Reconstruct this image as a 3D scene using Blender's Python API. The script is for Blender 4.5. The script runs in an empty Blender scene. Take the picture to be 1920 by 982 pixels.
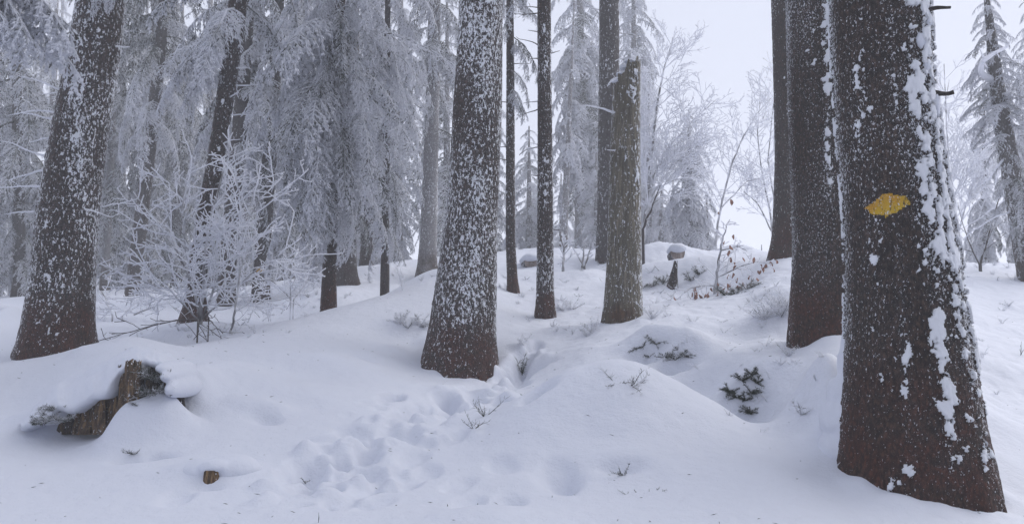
import bpy, math, random
import numpy as np
from mathutils import Vector, Matrix

S = bpy.context.scene
COL = S.collection
R = math.radians
PI = math.pi

# ------------------------------------------------------------------ camera
F = 1507.0                      # focal length in pixels of the 1920 px wide photograph
PITCH = R(6.0)
CP, SP = math.cos(PITCH), math.sin(PITCH)
cam = bpy.data.cameras.new("camera")
cam.sensor_width = 36.0
cam.lens = F / 1920.0 * 36.0
cam.clip_start = 0.05
cam.clip_end = 1000.0
cam_o = bpy.data.objects.new("camera", cam)
COL.objects.link(cam_o)
cam_o.location = (0, 0, 0)
cam_o.rotation_euler = (PI / 2 + PITCH, 0, 0)
S.camera = cam_o

# ------------------------------------------------------------------ overcast sky and a faint soft sun
SUN_EL, SUN_ROT = R(48), R(66)
W = bpy.data.worlds.new("World")
S.world = W
W.use_nodes = True
wn, wl = W.node_tree.nodes, W.node_tree.links
wn.clear()
sky = wn.new('ShaderNodeTexSky')
sky.sky_type = 'NISHITA'
sky.sun_disc = False
sky.sun_elevation = SUN_EL
sky.sun_rotation = SUN_ROT
sky.dust_density = 4.0
wmix = wn.new('ShaderNodeMix'); wmix.data_type = 'RGBA'
wmix.inputs[0].default_value = 0.9            # closed cloud deck: mostly even, a little sky colour left
wmix.inputs[7].default_value = (8.15, 8.6, 10.2, 1)
bg = wn.new('ShaderNodeBackground')
bg.inputs['Strength'].default_value = 0.1
wo = wn.new('ShaderNodeOutputWorld')
wl.new(sky.outputs[0], wmix.inputs[6])
wl.new(wmix.outputs[2], bg.inputs['Color'])
wl.new(bg.outputs[0], wo.inputs['Surface'])
sun = bpy.data.lights.new("sun", 'SUN')
sun.energy = 2.4
sun.angle = R(55)
sun.color = (1.0, 0.97, 0.93)
sun_o = bpy.data.objects.new("sun", sun)
COL.objects.link(sun_o)
sun_o.rotation_euler = (PI / 2 - SUN_EL, 0, PI - SUN_ROT)
S.view_settings.view_transform = 'Standard'
S.view_settings.look = 'None'
S.view_settings.exposure = 0.0
S.view_settings.gamma = 1.0
S.cycles.use_denoising = True
S.cycles.max_bounces = 10
S.cycles.diffuse_bounces = 9
S.cycles.glossy_bounces = 1
S.cycles.transparent_max_bounces = 4
S.cycles.volume_bounces = 4
HAZE_DENSITY = 0.0066

# ------------------------------------------------------------------ helpers: pixels, noise, meshes
def P(px, py, d):
    """point of the place that stands d metres ahead and is seen at px, py of the photograph"""
    u = (px - 960.0) / F
    v = (491.0 - py) / F
    t = d / (CP - v * SP)
    return Vector((u * t, d, (SP + v * CP) * t))

def mpp(d):                     # metres per photograph pixel at distance d
    return d / F

_rs = np.random.RandomState(7)
_perm = np.concatenate([_rs.permutation(256)] * 2).astype(np.int64)
_g = _rs.normal(size=(256, 3)); _g /= np.linalg.norm(_g, axis=1)[:, None]

def pnoise(x, y, z):
    x = np.asarray(x, float); y = np.asarray(y, float) + 0 * x; z = np.asarray(z, float) + 0 * x
    xi, yi, zi = np.floor(x).astype(np.int64), np.floor(y).astype(np.int64), np.floor(z).astype(np.int64)
    xf, yf, zf = x - xi, y - yi, z - zi
    f = lambda t: t * t * t * (t * (t * 6 - 15) + 10)
    u, v, w = f(xf), f(yf), f(zf)
    r = 0
    for dx in (0, 1):
        for dy in (0, 1):
            for dz in (0, 1):
                h = _perm[(_perm[(_perm[(xi + dx) & 255] + yi + dy) & 255] + zi + dz) & 255]
                g = _g[h]
                n = g[..., 0] * (xf - dx) + g[..., 1] * (yf - dy) + g[..., 2] * (zf - dz)
                r = r + n * (u if dx else 1 - u) * (v if dy else 1 - v) * (w if dz else 1 - w)
    return r * 1.5

def fbm(x, y, z, octv=3, gain=0.5):
    a, s, t = 1.0, 0.0, 0.0
    for i in range(octv):
        k = 2.03 ** i
        s = s + a * pnoise(x * k + 13.7 * i, y * k + 5.1 * i, z * k + 9.3 * i)
        t += a
        a *= gain
    return s / t

def sstep(a, b, x):
    t = np.clip((x - a) / (b - a), 0, 1)
    return t * t * (3 - 2 * t)

def np_mesh(name, verts, faces, mat, attrs=None, smooth=True):
    me = bpy.data.meshes.new(name)
    verts = np.asarray(verts, np.float32)
    nv = len(verts)
    me.vertices.add(nv)
    me.vertices.foreach_set('co', verts.ravel())
    if isinstance(faces, np.ndarray):
        k = faces.shape[1]
        me.loops.add(faces.size)
        me.loops.foreach_set('vertex_index', faces.astype(np.int32).ravel())
        me.polygons.add(len(faces))
        me.polygons.foreach_set('loop_start', np.arange(0, faces.size, k, dtype=np.int32))
    else:
        tot = np.array([len(f) for f in faces], np.int32)
        flat = np.fromiter((i for f in faces for i in f), np.int32, int(tot.sum()))
        me.loops.add(len(flat))
        me.loops.foreach_set('vertex_index', flat)
        me.polygons.add(len(tot))
        me.polygons.foreach_set('loop_start', np.concatenate([[0], np.cumsum(tot)[:-1]]).astype(np.int32))
    me.update(calc_edges=True)
    if smooth:
        me.polygons.foreach_set('use_smooth', np.ones(len(me.polygons), bool))
    for k, v in (attrs or {}).items():
        a = me.attributes.new(k, 'FLOAT', 'POINT')
        a.data.foreach_set('value', np.asarray(v, np.float32))
    me.materials.append(mat)
    return me

def link(name, me, parent=None, loc=None):
    o = bpy.data.objects.new(name, me)
    COL.objects.link(o)
    if parent is not None:
        o.parent = parent
    if loc is not None:
        o.location = loc
    return o

def tag(o, label=None, cat=None, group=None, kind=None):
    for k, v in (('label', label), ('category', cat), ('group', group), ('kind', kind)):
        if v:
            o[k] = v
    return o

def thing(name, loc, label, cat, group=None):
    o = bpy.data.objects.new(name, None)
    COL.objects.link(o)
    o.location = loc
    o.empty_display_size = 0.2
    return tag(o, label, cat, group)

class MB:
    """collects tubes, spikes and blobs with a per-point rime amount"""
    def __init__(self):
        self.v, self.f, self.r = [], [], []

    def tube(self, pts, rad, sides=4, rime=0.5, cap=True):
        n = len(pts)
        base = len(self.v)
        for i in range(n):
            a = pts[max(i - 1, 0)]; b = pts[min(i + 1, n - 1)]
            tx, ty, tz = b[0] - a[0], b[1] - a[1], b[2] - a[2]
            l = math.sqrt(tx * tx + ty * ty + tz * tz) or 1e-9
            tx /= l; ty /= l; tz /= l
            if abs(tz) < 0.9:
                ux, uy, uz = -ty, tx, 0.0
            else:
                ux, uy, uz = 0.0, -tz, ty
            l = math.sqrt(ux * ux + uy * uy + uz * uz) or 1e-9
            ux /= l; uy /= l; uz /= l
            wx, wy, wz = ty * uz - tz * uy, tz * ux - tx * uz, tx * uy - ty * ux
            p = pts[i]; r = rad[i]
            for k in range(sides):
                c, s = math.cos(2 * PI * k / sides) * r, math.sin(2 * PI * k / sides) * r
                self.v.append((p[0] + ux * c + wx * s, p[1] + uy * c + wy * s, p[2] + uz * c + wz * s))
                self.r.append(rime)
        for i in range(n - 1):
            for k in range(sides):
                a = base + i * sides + k
                b = base + i * sides + (k + 1) % sides
                self.f.append((a, b, b + sides, a + sides))
        if cap:
            self.f.append(tuple(base + (n - 1) * sides + k for k in range(sides)))

    def spike(self, p, d, L, r, rime):
        """a short three-sided twig, thick in the middle"""
        b = len(self.v)
        dx, dy, dz = d
        if abs(dz) < 0.9:
            ux, uy, uz = -dy, dx, 0.0
        else:
            ux, uy, uz = 0.0, -dz, dy
        l = math.sqrt(ux * ux + uy * uy + uz * uz) or 1e-9
        ux /= l; uy /= l; uz /= l
        wx, wy, wz = dy * uz - dz * uy, dz * ux - dx * uz, dx * uy - dy * ux
        m = (p[0] + dx * L * .45, p[1] + dy * L * .45, p[2] + dz * L * .45)
        self.v.append(tuple(p))
        for k in range(3):
            c, s = math.cos(2.094 * k) * r, math.sin(2.094 * k) * r
            self.v.append((m[0] + ux * c + wx * s, m[1] + uy * c + wy * s, m[2] + uz * c + wz * s))
        self.v.append((p[0] + dx * L, p[1] + dy * L, p[2] + dz * L))
        self.r += [rime] * 5
        for k in range(3):
            k2 = (k + 1) % 3
            self.f.append((b, b + 1 + k2, b + 1 + k))
            self.f.append((b + 4, b + 1 + k, b + 1 + k2))

    def mesh(self, name, mat, smooth=True):
        return np_mesh(name, np.array(self.v), self.f, mat, {'rime': self.r}, smooth)

def nrm(a):
    l = math.sqrt(a[0] ** 2 + a[1] ** 2 + a[2] ** 2) or 1e-9
    return (a[0] / l, a[1] / l, a[2] / l)

# ------------------------------------------------------------------ materials
def new_mat(name):
    m = bpy.data.materials.new(name)
    m.use_nodes = True
    nt = m.node_tree
    nt.nodes.clear()
    out = nt.nodes.new('ShaderNodeOutputMaterial')
    bs = nt.nodes.new('ShaderNodeBsdfPrincipled')
    bs.inputs['Roughness'].default_value = 0.85
    bs.inputs['Specular IOR Level'].default_value = 0.2
    nt.links.new(bs.outputs[0], out.inputs[0])
    return m, nt, bs

def N(nt, typ, **kw):
    n = nt.nodes.new(typ)
    for k, v in kw.items():
        setattr(n, k, v)
    return n

def noise_node(nt, vec, scale, detail=3, rough=0.55):
    n = N(nt, 'ShaderNodeTexNoise')
    n.inputs['Scale'].default_value = scale
    n.inputs['Detail'].default_value = detail
    n.inputs['Roughness'].default_value = rough
    nt.links.new(vec, n.inputs['Vector'])
    return n.outputs['Fac']

def mathn(nt, op, a, b=None, c=None, clamp=False):
    n = N(nt, 'ShaderNodeMath', operation=op, use_clamp=clamp)
    for i, x in enumerate((a, b, c)):
        if x is None:
            continue
        if isinstance(x, (int, float)):
            n.inputs[i].default_value = x
        else:
            nt.links.new(x, n.inputs[i])
    return n.outputs[0]

def maprange(nt, v, a, b, c=0.0, d=1.0, smooth=True):
    n = N(nt, 'ShaderNodeMapRange')
    n.interpolation_type = 'SMOOTHSTEP' if smooth else 'LINEAR'
    nt.links.new(v, n.inputs[0])
    for i, x in enumerate((a, b, c, d)):
        if isinstance(x, (int, float)):
            n.inputs[i + 1].default_value = x
        else:
            nt.links.new(x, n.inputs[i + 1])
    return n.outputs[0]

def mixc(nt, fac, a, b):
    n = N(nt, 'ShaderNodeMix', data_type='RGBA')
    if isinstance(fac, (int, float)):
        n.inputs[0].default_value = fac
    else:
        nt.links.new(fac, n.inputs[0])
    for i, x in ((6, a), (7, b)):
        if isinstance(x, tuple):
            n.inputs[i].default_value = x if len(x) == 4 else x + (1,)
        else:
            nt.links.new(x, n.inputs[i])
    return n.outputs[2]

def stretch(nt, sx, sy, sz):
    g = N(nt, 'ShaderNodeNewGeometry')
    m = N(nt, 'ShaderNodeVectorMath', operation='MULTIPLY')
    nt.links.new(g.outputs['Position'], m.inputs[0])
    m.inputs[1].default_value = (sx, sy, sz)
    return m.outputs[0]

def attr(nt, name):
    a = N(nt, 'ShaderNodeAttribute', attribute_name=name)
    return a.outputs['Fac']

def bump(nt, bs, height, strength, dist):
    b = N(nt, 'ShaderNodeBump')
    b.inputs['Strength'].default_value = strength
    b.inputs['Distance'].default_value = dist
    nt.links.new(height, b.inputs['Height'])
    nt.links.new(b.outputs[0], bs.inputs['Normal'])

SNOW = (0.66, 0.685, 0.76)
RIME = (0.905, 0.915, 0.955)

def mat_snow(name, k=1.0):
    m, nt, bs = new_mat(name)
    v = stretch(nt, 1, 1, 1)
    n1 = noise_node(nt, v, 9 * k, 5, 0.6)
    n2 = noise_node(nt, v, 70 * k, 3, 0.6)
    h = mathn(nt, 'ADD', mathn(nt, 'MULTIPLY', n1, 1.0), mathn(nt, 'MULTIPLY', n2, 0.25))
    c = mixc(nt, maprange(nt, n1, .3, .7), (0.65, 0.675, 0.75), SNOW)
    nt.links.new(c, bs.inputs['Base Color'])
    bs.inputs['Roughness'].default_value = 0.75
    bump(nt, bs, h, 0.55, 0.03 / k)
    return m

def mat_bark(name, dark, light, red, fleck=40.0, zk=0.45, grain=0.42, paint=None):
    """scaly bark with frost flecks; the attributes rime (thick snow), frost (fleck density) and low (height) are set on the mesh"""
    m, nt, bs = new_mat(name)
    v = stretch(nt, 1, 1, grain)
    n1 = noise_node(nt, v, 62, 6, 0.72)
    n2 = noise_node(nt, stretch(nt, 1, 1, 1), 6, 3, 0.5)
    vo = N(nt, 'ShaderNodeTexVoronoi', feature='F1')
    vo.inputs['Scale'].default_value = 48
    nt.links.new(stretch(nt, 1, 1, grain * 1.3), vo.inputs['Vector'])
    sc = maprange(nt, vo.outputs['Distance'], .25, .75, 1.0, .35)
    c = mixc(nt, mathn(nt, 'MULTIPLY', maprange(nt, n1, .38, .64), sc), dark, light)
    rc = mixc(nt, mathn(nt, 'MULTIPLY', maprange(nt, n1, .38, .64), sc), tuple(q * .22 for q in red), red)
    c = mixc(nt, mathn(nt, 'MULTIPLY', attr(nt, 'low'), maprange(nt, n2, .35, .6, .3, 1.0)), c, rc)
    if paint:
        c = mixc(nt, maprange(nt, n1, .37, .47), (0.07, 0.035, 0.008), mixc(nt, maprange(nt, n2, .4, .6), paint, (0.52, 0.27, 0.006)))
    fl = noise_node(nt, stretch(nt, 1, 1, zk), fleck, 3, 0.62)
    f2 = noise_node(nt, stretch(nt, 1, 1, .8), fleck * 2.1, 2, 0.6)
    fl2 = mathn(nt, 'ADD', mathn(nt, 'MULTIPLY', fl, .62), mathn(nt, 'MULTIPLY', f2, .38))
    th = maprange(nt, attr(nt, 'frost'), 0, 1, 0.655, 0.475, smooth=False)
    ff = maprange(nt, mathn(nt, 'SUBTRACT', fl2, th), -0.01, 0.03)
    rm = maprange(nt, mathn(nt, 'ADD', attr(nt, 'rime'), mathn(nt, 'MULTIPLY', mathn(nt, 'SUBTRACT', fl2, 0.5), 2.4)), 0.42, 0.54)
    f = mathn(nt, 'MAXIMUM', ff, rm, clamp=True)
    dust = noise_node(nt, stretch(nt, 1, 1, .7), fleck * 3.2, 2, 0.6)
    c = mixc(nt, mathn(nt, 'MULTIPLY', maprange(nt, dust, .42, .62), mathn(nt, 'MULTIPLY', attr(nt, 'frost'), .22)), c, (0.6, 0.6, 0.63))
    c = mixc(nt, f, c, (0.78, 0.8, 0.85))
    nt.links.new(c, bs.inputs['Base Color'])
    h = mathn(nt, 'ADD', mathn(nt, 'ADD', n1, mathn(nt, 'MULTIPLY', sc, .5)), mathn(nt, 'MULTIPLY', f, 0.9))
    bump(nt, bs, h, 0.8, 0.012)
    bs.inputs['Roughness'].default_value = 0.9
    return m

def mat_rime(name, level, green=(0.032, 0.042, 0.034), soft=0.25):
    """needles and twigs under rime: the more 'rime' a twig carries the whiter; level 0..1 is the share left bare"""
    m, nt, bs = new_mat(name)
    g = N(nt, 'ShaderNodeNewGeometry')
    sx = N(nt, 'ShaderNodeSeparateXYZ')
    nt.links.new(g.outputs['Normal'], sx.inputs[0])
    nz = sx.outputs['Z']
    n = noise_node(nt, g.outputs['Position'], 3.2, 2)
    a = mathn(nt, 'ADD', attr(nt, 'rime'), mathn(nt, 'MULTIPLY', nz, 0.12))
    a = mathn(nt, 'ADD', a, mathn(nt, 'MULTIPLY', mathn(nt, 'SUBTRACT', n, 0.5), 0.9))
    f = maprange(nt, a, level - soft, level + soft)
    c = mixc(nt, f, green, RIME)
    nt.links.new(c, bs.inputs['Base Color'])
    tl = N(nt, 'ShaderNodeBsdfTranslucent')     # rime crystals let light through
    nt.links.new(c, tl.inputs['Color'])
    mx = N(nt, 'ShaderNodeMixShader')
    nt.links.new(mathn(nt, 'MULTIPLY', f, 0.62), mx.inputs[0])
    nt.links.new(bs.outputs[0], mx.inputs[1])
    nt.links.new(tl.outputs[0], mx.inputs[2])
    out = [n for n in nt.nodes if n.type == 'OUTPUT_MATERIAL'][0]
    nt.links.new(mx.outputs[0], out.inputs[0])
    return m

def mat_plain(name, a, b, scale=20, z=1.0, bumpd=0.01):
    m, nt, bs = new_mat(name)
    n = noise_node(nt, stretch(nt, 1, 1, z), scale, 4)
    nt.links.new(mixc(nt, maprange(nt, n, .35, .65), a, b), bs.inputs['Base Color'])
    bump(nt, bs, n, 0.7, bumpd)
    return m

M_SNOW = mat_snow('snow')
M_CAP = mat_snow('snow_cap', 1.6)
B_DARK, B_LIGHT, B_RED = (0.005, 0.003, 0.0025), (0.086, 0.055, 0.042), (0.105, 0.036, 0.022)
M_BARK_NEAR = mat_bark('bark_near', B_DARK, B_LIGHT, B_RED, 78, 0.6)
M_PAINT = mat_bark('trail_paint', B_DARK, B_LIGHT, B_RED, 62, 0.55, paint=(0.56, 0.36, 0.01))
M_BARK = mat_bark('bark', B_DARK, B_LIGHT, B_RED, 44, 0.5)
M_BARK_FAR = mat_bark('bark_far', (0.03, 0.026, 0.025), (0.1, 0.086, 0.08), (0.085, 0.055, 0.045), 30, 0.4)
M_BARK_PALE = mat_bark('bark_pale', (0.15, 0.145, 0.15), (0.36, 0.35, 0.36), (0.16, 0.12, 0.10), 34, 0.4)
M_SNAG = mat_bark('weathered_wood', (0.062, 0.055, 0.038), (0.23, 0.20, 0.145), (0.14, 0.075, 0.035), 44, 0.4, grain=0.05)
M_ROT = mat_bark('rotten_wood', (0.03, 0.017, 0.009), (0.31, 0.195, 0.095), (0.10, 0.05, 0.02), 50, 0.5, grain=0.10)
M_ROT_D = mat_bark('rotten_wood_dark', (0.012, 0.008, 0.006), (0.07, 0.042, 0.024), (0.05, 0.025, 0.012), 50, 0.5, grain=0.10)
M_RIME_H = mat_rime('needles_heavy_rime', 0.03)
M_RIME_M = mat_rime('needles_half_rime', 0.24)
M_RIME_L = mat_rime('needles_light_rime', 0.48)
M_TWIG = mat_rime('twigs_rime', 0.14, (0.05, 0.042, 0.04))
M_TWIG_B = mat_rime('twigs_thin_rime', 0.5, (0.06, 0.05, 0.048))
M_SPRIG = mat_rime('sprigs_green', 0.66, (0.022, 0.032, 0.018))
M_DEAD = mat_plain('dead_wood', (0.02, 0.017, 0.016), (0.06, 0.05, 0.046), 40, 1)
M_LEAF = mat_plain('brown_leaf', (0.22, 0.11, 0.08), (0.36, 0.2, 0.15), 30)
M_CUT = mat_plain('sawn_wood', (0.2, 0.16, 0.14), (0.42, 0.35, 0.31), 24, 0.12)

# ------------------------------------------------------------------ terrain
CTRL = [  # (px, py, distance): where the snow surface is seen in the photograph, and how far ahead it lies
 (0,982,4.1),(300,982,4.1),(600,982,4.0),(900,982,3.9),(1200,982,3.9),(1500,982,4.0),(1700,985,4.2),(1920,985,4.2),
 (0,900,4.9),(250,900,4.9),(480,905,4.8),(700,900,4.8),(950,900,4.7),(1200,900,4.7),(1450,900,4.6),(1920,890,5.2),
 (0,820,5.7),(250,850,5.4),(450,800,5.9),(700,825,5.6),(880,825,5.5),(1100,800,5.3),(1300,805,5.3),(1500,810,5.4),(1920,790,6.5),
 (1000,733,5.9),(1150,676,6.1),(1280,719,6.0),(1430,797,5.7),(1060,695,6.0),(1210,687,6.07),(1350,755,5.87),
 (1150,735,6.75),(1290,778,6.5),(1000,748,6.65),(1430,820,6.1),(1220,750,6.65),(1080,735,6.7),
 (1260,692,7.3),(1100,668,7.7),(1250,640,7.9),(1400,700,7.0),(1500,745,6.2),(1380,745,6.6),
 (1573,878,4.9),(1690,938,4.5),(1810,957,4.52),(1872,918,4.9),(1545,800,5.3),(1560,720,5.7),
 (1500,655,7.4),(1540,636,7.0),(1600,640,7.3),(1480,600,8.1),
 (1330,590,9.0),(1250,582,9.4),(1180,612,9.0),(1400,570,9.6),(1250,575,10.2),(1330,560,10.4),
 (1420,520,11.0),(1455,490,11.6),(1475,482,12.0),(1380,535,11.4),(1330,540,12.0),
 (970,700,8.3),(960,650,9.0),(1000,618,9.8),(1022,586,10.9),(1090,640,8.8),(1168,606,9.5),(962,549,12.6),(1080,560,12.0),
 (1140,505,15.0),(1230,546,12.3),(1060,503,15.5),(990,503,15.5),(1240,500,14.0),(1300,500,14.2),
 (785,665,8.7),(880,706,8.3),(940,695,8.5),
 (400,641,8.6),(500,611,9.4),(610,584,10.6),(700,558,11.5),(760,535,12.3),(815,508,13.0),
 (560,612,12.4),(700,575,13.6),(800,535,14.6),(470,615,11.6),
 (300,618,10.5),(365,608,10.5),(435,622,9.7),(200,605,11.5),
 (490,566,16.0),(590,555,15.0),(650,531,15.8),(700,505,19.0),(800,515,17.5),(250,553,19.5),(425,562,16.0),(740,540,16.5),
 (40,665,8.5),(100,667,8.2),(172,655,8.5),(0,648,9.2),(0,600,11.5),(20,592,12.5),
 (240,636,7.7),(150,700,6.75),(100,735,6.55),(300,668,7.0),(340,665,7.4),(230,795,6.12),(100,798,6.1),(40,770,6.5),(350,725,6.5),(335,765,6.25),(362,735,6.35),(250,690,6.75),(190,705,6.6),(240,660,8.6),(165,775,6.26),(240,765,6.3),
 (500,700,7.2),(600,650,8.3),(700,620,9.2),(500,770,6.3),(650,760,6.5),(740,680,8.2),(800,740,7.2),(950,742,7.1),(720,790,6.1),
 (1880,730,7.2),(1880,640,9.2),(1860,560,12.0),(1860,495,17.0),(1920,600,10.6),(1790,497,17.0),(1930,497,17.0),(1650,495,15.5),
 (0,565,26),(250,545,27),(500,545,26),(800,492,25),(1000,480,24),(1200,474,21),(1300,478,19),(1400,476,17),
 (-300,640,9),(-300,800,5.6),(-300,560,22),(2250,600,10.5),(2250,800,6),(2250,500,17),
]
CW = [P(*c) for c in CTRL]
CW = [(p.x, p.y, p.z) for p in CW] + [   # ground the photograph does not show: behind and beside the camera, and far ahead
 (0,-6,-1.9),(-8,-4,-1.7),(8,-4,-1.7),(0,0,-1.25),(-5,1,-1.1),(5,1,-1.1),(0,2.3,-1.05),(-18,-18,-3),(18,-18,-3),(-60,-60,-8),(60,-60,-8),
 (-20,10,.3),(20,10,.4),(-30,35,1.2),(-10,40,1.3),(4,36,.9),(14,30,.0),(30,35,-2.5),(-60,70,.5),(0,75,-1),(45,70,-9),(-70,0,0),(70,0,-3),
 (-110,110,0),(0,130,-3),(110,110,-12),(0,-110,-14),(130,0,-8),(-130,0,-2)]
CW = np.array(CW)
_n = len(CW)
def _tps(d2):
    return np.where(d2 > 1e-12, 0.5 * d2 * np.log(np.maximum(d2, 1e-12)), 0.0)
def _warp(x, y):     # compress distance so that far and near controls are evenly spaced
    r = np.sqrt(x * x + y * y) + 1e-9
    k = np.log1p(r / 3.0) / r
    return x * k, y * k
_wx, _wy = _warp(CW[:, 0], CW[:, 1])
_A = np.zeros((_n + 3, _n + 3))
_A[:_n, :_n] = _tps((_wx[:, None] - _wx[None]) ** 2 + (_wy[:, None] - _wy[None]) ** 2) + np.eye(_n) * 2e-4
_A[:_n, _n:] = np.stack([np.ones(_n), _wx, _wy], 1)
_A[_n:, :_n] = _A[:_n, _n:].T
_cf = np.linalg.solve(_A, np.concatenate([CW[:, 2], [0, 0, 0]]))

def base_z(x, y):
    x = np.atleast_1d(np.asarray(x, float)); y = np.atleast_1d(np.asarray(y, float))
    out = np.empty(x.shape)
    for i in range(0, x.size, 20000):
        a, b = _warp(x.ravel()[i:i + 20000], y.ravel()[i:i + 20000])
        k = _tps((a[:, None] - _wx) ** 2 + (b[:, None] - _wy) ** 2)
        out.ravel()[i:i + 20000] = k @ _cf[:_n] + _cf[_n] + _cf[_n + 1] * a + _cf[_n + 2] * b
    return out

def hit(px, py, fn=None, d0=2.5, d1=60):
    """first point of the snow seen at a pixel"""
    fn = fn or base_z
    d = np.exp(np.linspace(math.log(d0), math.log(d1), 500))
    u = (px - 960.0) / F; v = (491.0 - py) / F
    t = d / (CP - v * SP)
    x, z = u * t, (SP + v * CP) * t
    g = fn(x, d)
    below = np.nonzero(z < g)[0]
    i = below[0] if len(below) else len(d) - 1
    return Vector((float(x[i]), float(d[i]), float(g[i])))

BUMPS = []    # (x, y, rx, ry, height, rotation, sharpness)
def add_bump(px, py, rx, ry, h, rot=0.0, k=1.0):
    p = hit(px, py)
    BUMPS.append((p.x, p.y, rx, ry, h, rot, k))
# pillows of snow over stumps, stones and brush
for b in [(352,745,.13,.20,.16),(365,715,.2,.2,.10),(30,806,.12,.14,.07),(140,806,.22,.09,.06),(195,806,.18,.09,.07),(85,806,.18,.12,.10),(262,828,.22,.17,.24),(318,812,.15,.15,.17),(222,838,.10,.12,.10),(480,765,.20,.15,.075),(520,775,.12,.1,.05),(395,888,.26,.16,.09),
          (1165,868,.30,.16,.05),(1000,905,.3,.12,.04),(930,975,.28,.2,.06),(700,672,.3,.2,.05),(745,660,.22,.2,.06),(770,615,.3,.25,.12),
          (1230,655,.35,.25,.10),(1310,655,.3,.22,.08),(1420,728,.28,.2,.18),(1350,690,.4,.3,.10),(1215,655,.25,.14,.12),(1275,668,.25,.14,.12),(850,735,.35,.2,.07),(620,690,.5,.3,.10),(430,700,.45,.3,.10),(560,740,.4,.25,.06),(1470,660,.3,.25,.10),(1440,700,.3,.3,.08),(1520,760,.25,.35,.14),(1560,760,.16,.35,.20),
          (1580,700,.1,.3,.12),(1610,915,.10,.09,.04),(1680,945,.12,.08,.035),(1760,955,.12,.08,.03),(1830,958,.12,.09,.045),(1868,930,.09,.10,.05),(820,700,.10,.08,.035),(880,715,.12,.08,.03),(930,705,.10,.08,.05),(70,672,.12,.08,.04),(150,668,.12,.08,.05),(1500,645,.12,.08,.05),(1560,645,.14,.08,.04),(1150,610,.12,.08,.04),(1195,612,.1,.08,.04),(1840,790,.5,.3,.10),(1890,700,.5,.3,.10),(1850,610,.6,.4,.08),(1450,600,.3,.4,.16),(1465,560,.3,.4,.14),
          (1215,492,.6,.5,.28),(1300,492,.6,.5,.22),(1220,530,.5,.4,.22),(1300,525,.5,.4,.20),(1340,520,.5,.4,.15),(1040,497,.5,.4,.22),(1085,505,.6,.4,.20),
          (975,520,.5,.5,.1),(1100,525,.5,.4,.12),(1375,480,.5,.4,.2),(700,515,.9,.6,.22),(590,560,.6,.5,.15),(730,545,.6,.5,.12),(540,575,.5,.5,.1),
          (370,625,.4,.4,.08),(20,600,.3,.3,.18),(1045,625,.3,.3,.05),(1105,620,.3,.3,.06),(950,690,.12,.18,.08),(800,650,.12,.2,.10)]:
    add_bump(*b)
# hollows under the pillows
for b in [(250,858,.10,.05,-.10),(300,850,.08,.04,-.12),(500,785,.09,.05,-.06),(575,908,.07,.05,-.10),(590,880,.06,.20,-.06),(390,915,.08,.05,-.06),(1165,886,.12,.045,-.07),
          (1215,674,.18,.10,-.22),(1268,692,.18,.10,-.20),(1330,735,.3,.16,-.10),(1400,768,.17,.14,-.24),(1500,785,.1,.1,-.08),(970,700,.1,.12,-.08),(680,680,.14,.06,-.04),
          (1240,515,.25,.2,-.15),(1375,545,.3,.2,-.12),(1045,900,.10,.13,-.10),(1068,900,.05,.12,-.06)]:
    add_bump(*b)
rg = random.Random(11)
# trodden trail: footprints punched along a line that climbs to the right
TRAIL = [(560,915),(640,880),(700,840),(760,800),(830,770),(900,745),(955,728),(985,690),(995,650)]
def along(t):
    t *= len(TRAIL) - 1
    i = min(int(t), len(TRAIL) - 2); k = t - i
    return tuple(TRAIL[i][j] * (1 - k) + TRAIL[i + 1][j] * k for j in (0, 1))
for i in range(95):
    px, py = along(rg.random() ** 0.9)
    sc = (py - 600) / 250.0
    px += rg.gauss(0, 42) * sc; py += rg.gauss(0, 18) * sc
    if py > 965: continue
    add_bump(px, py, rg.uniform(.06, .10), rg.uniform(.09, .16), -rg.uniform(.03, .085), rg.uniform(-.7, .7), 2.0)
for i in range(60):
    px, py = along(rg.random())
    sc = (py - 600) / 250.0
    px += rg.gauss(0, 55) * sc; py += rg.gauss(0, 24) * sc
    if py > 965: continue
    add_bump(px, py, rg.uniform(.05, .10), rg.uniform(.05, .10), rg.uniform(.02, .05), rg.uniform(-.7, .7), 1.3)
for px, py, dp in [(735,745,.10),(690,850,.09),(760,770,.09),(845,745,.09),(940,870,.03),(1045,880,.03),(860,905,.03),(800,880,.04),(720,905,.04),(640,940,.04),(700,945,.03),(950,940,.05),(880,940,.04),(330,935,.035),(760,905,.03)]:
    add_bump(px, py, .085, .14, -dp * 1.25, rg.uniform(-.5, .5), 2.2)
for i in range(260):
    px, py = along(rg.random())
    sc = (py - 600) / 250.0
    px += rg.gauss(0, 50) * sc; py += rg.gauss(0, 24) * sc
    if py > 965: continue
    add_bump(px, py, rg.uniform(.025, .06), rg.uniform(.025, .06), rg.choice((-1, -1, 1)) * rg.uniform(.008, .03), rg.uniform(-.7, .7), 1.5)
BUMPS = np.array(BUMPS)

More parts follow.
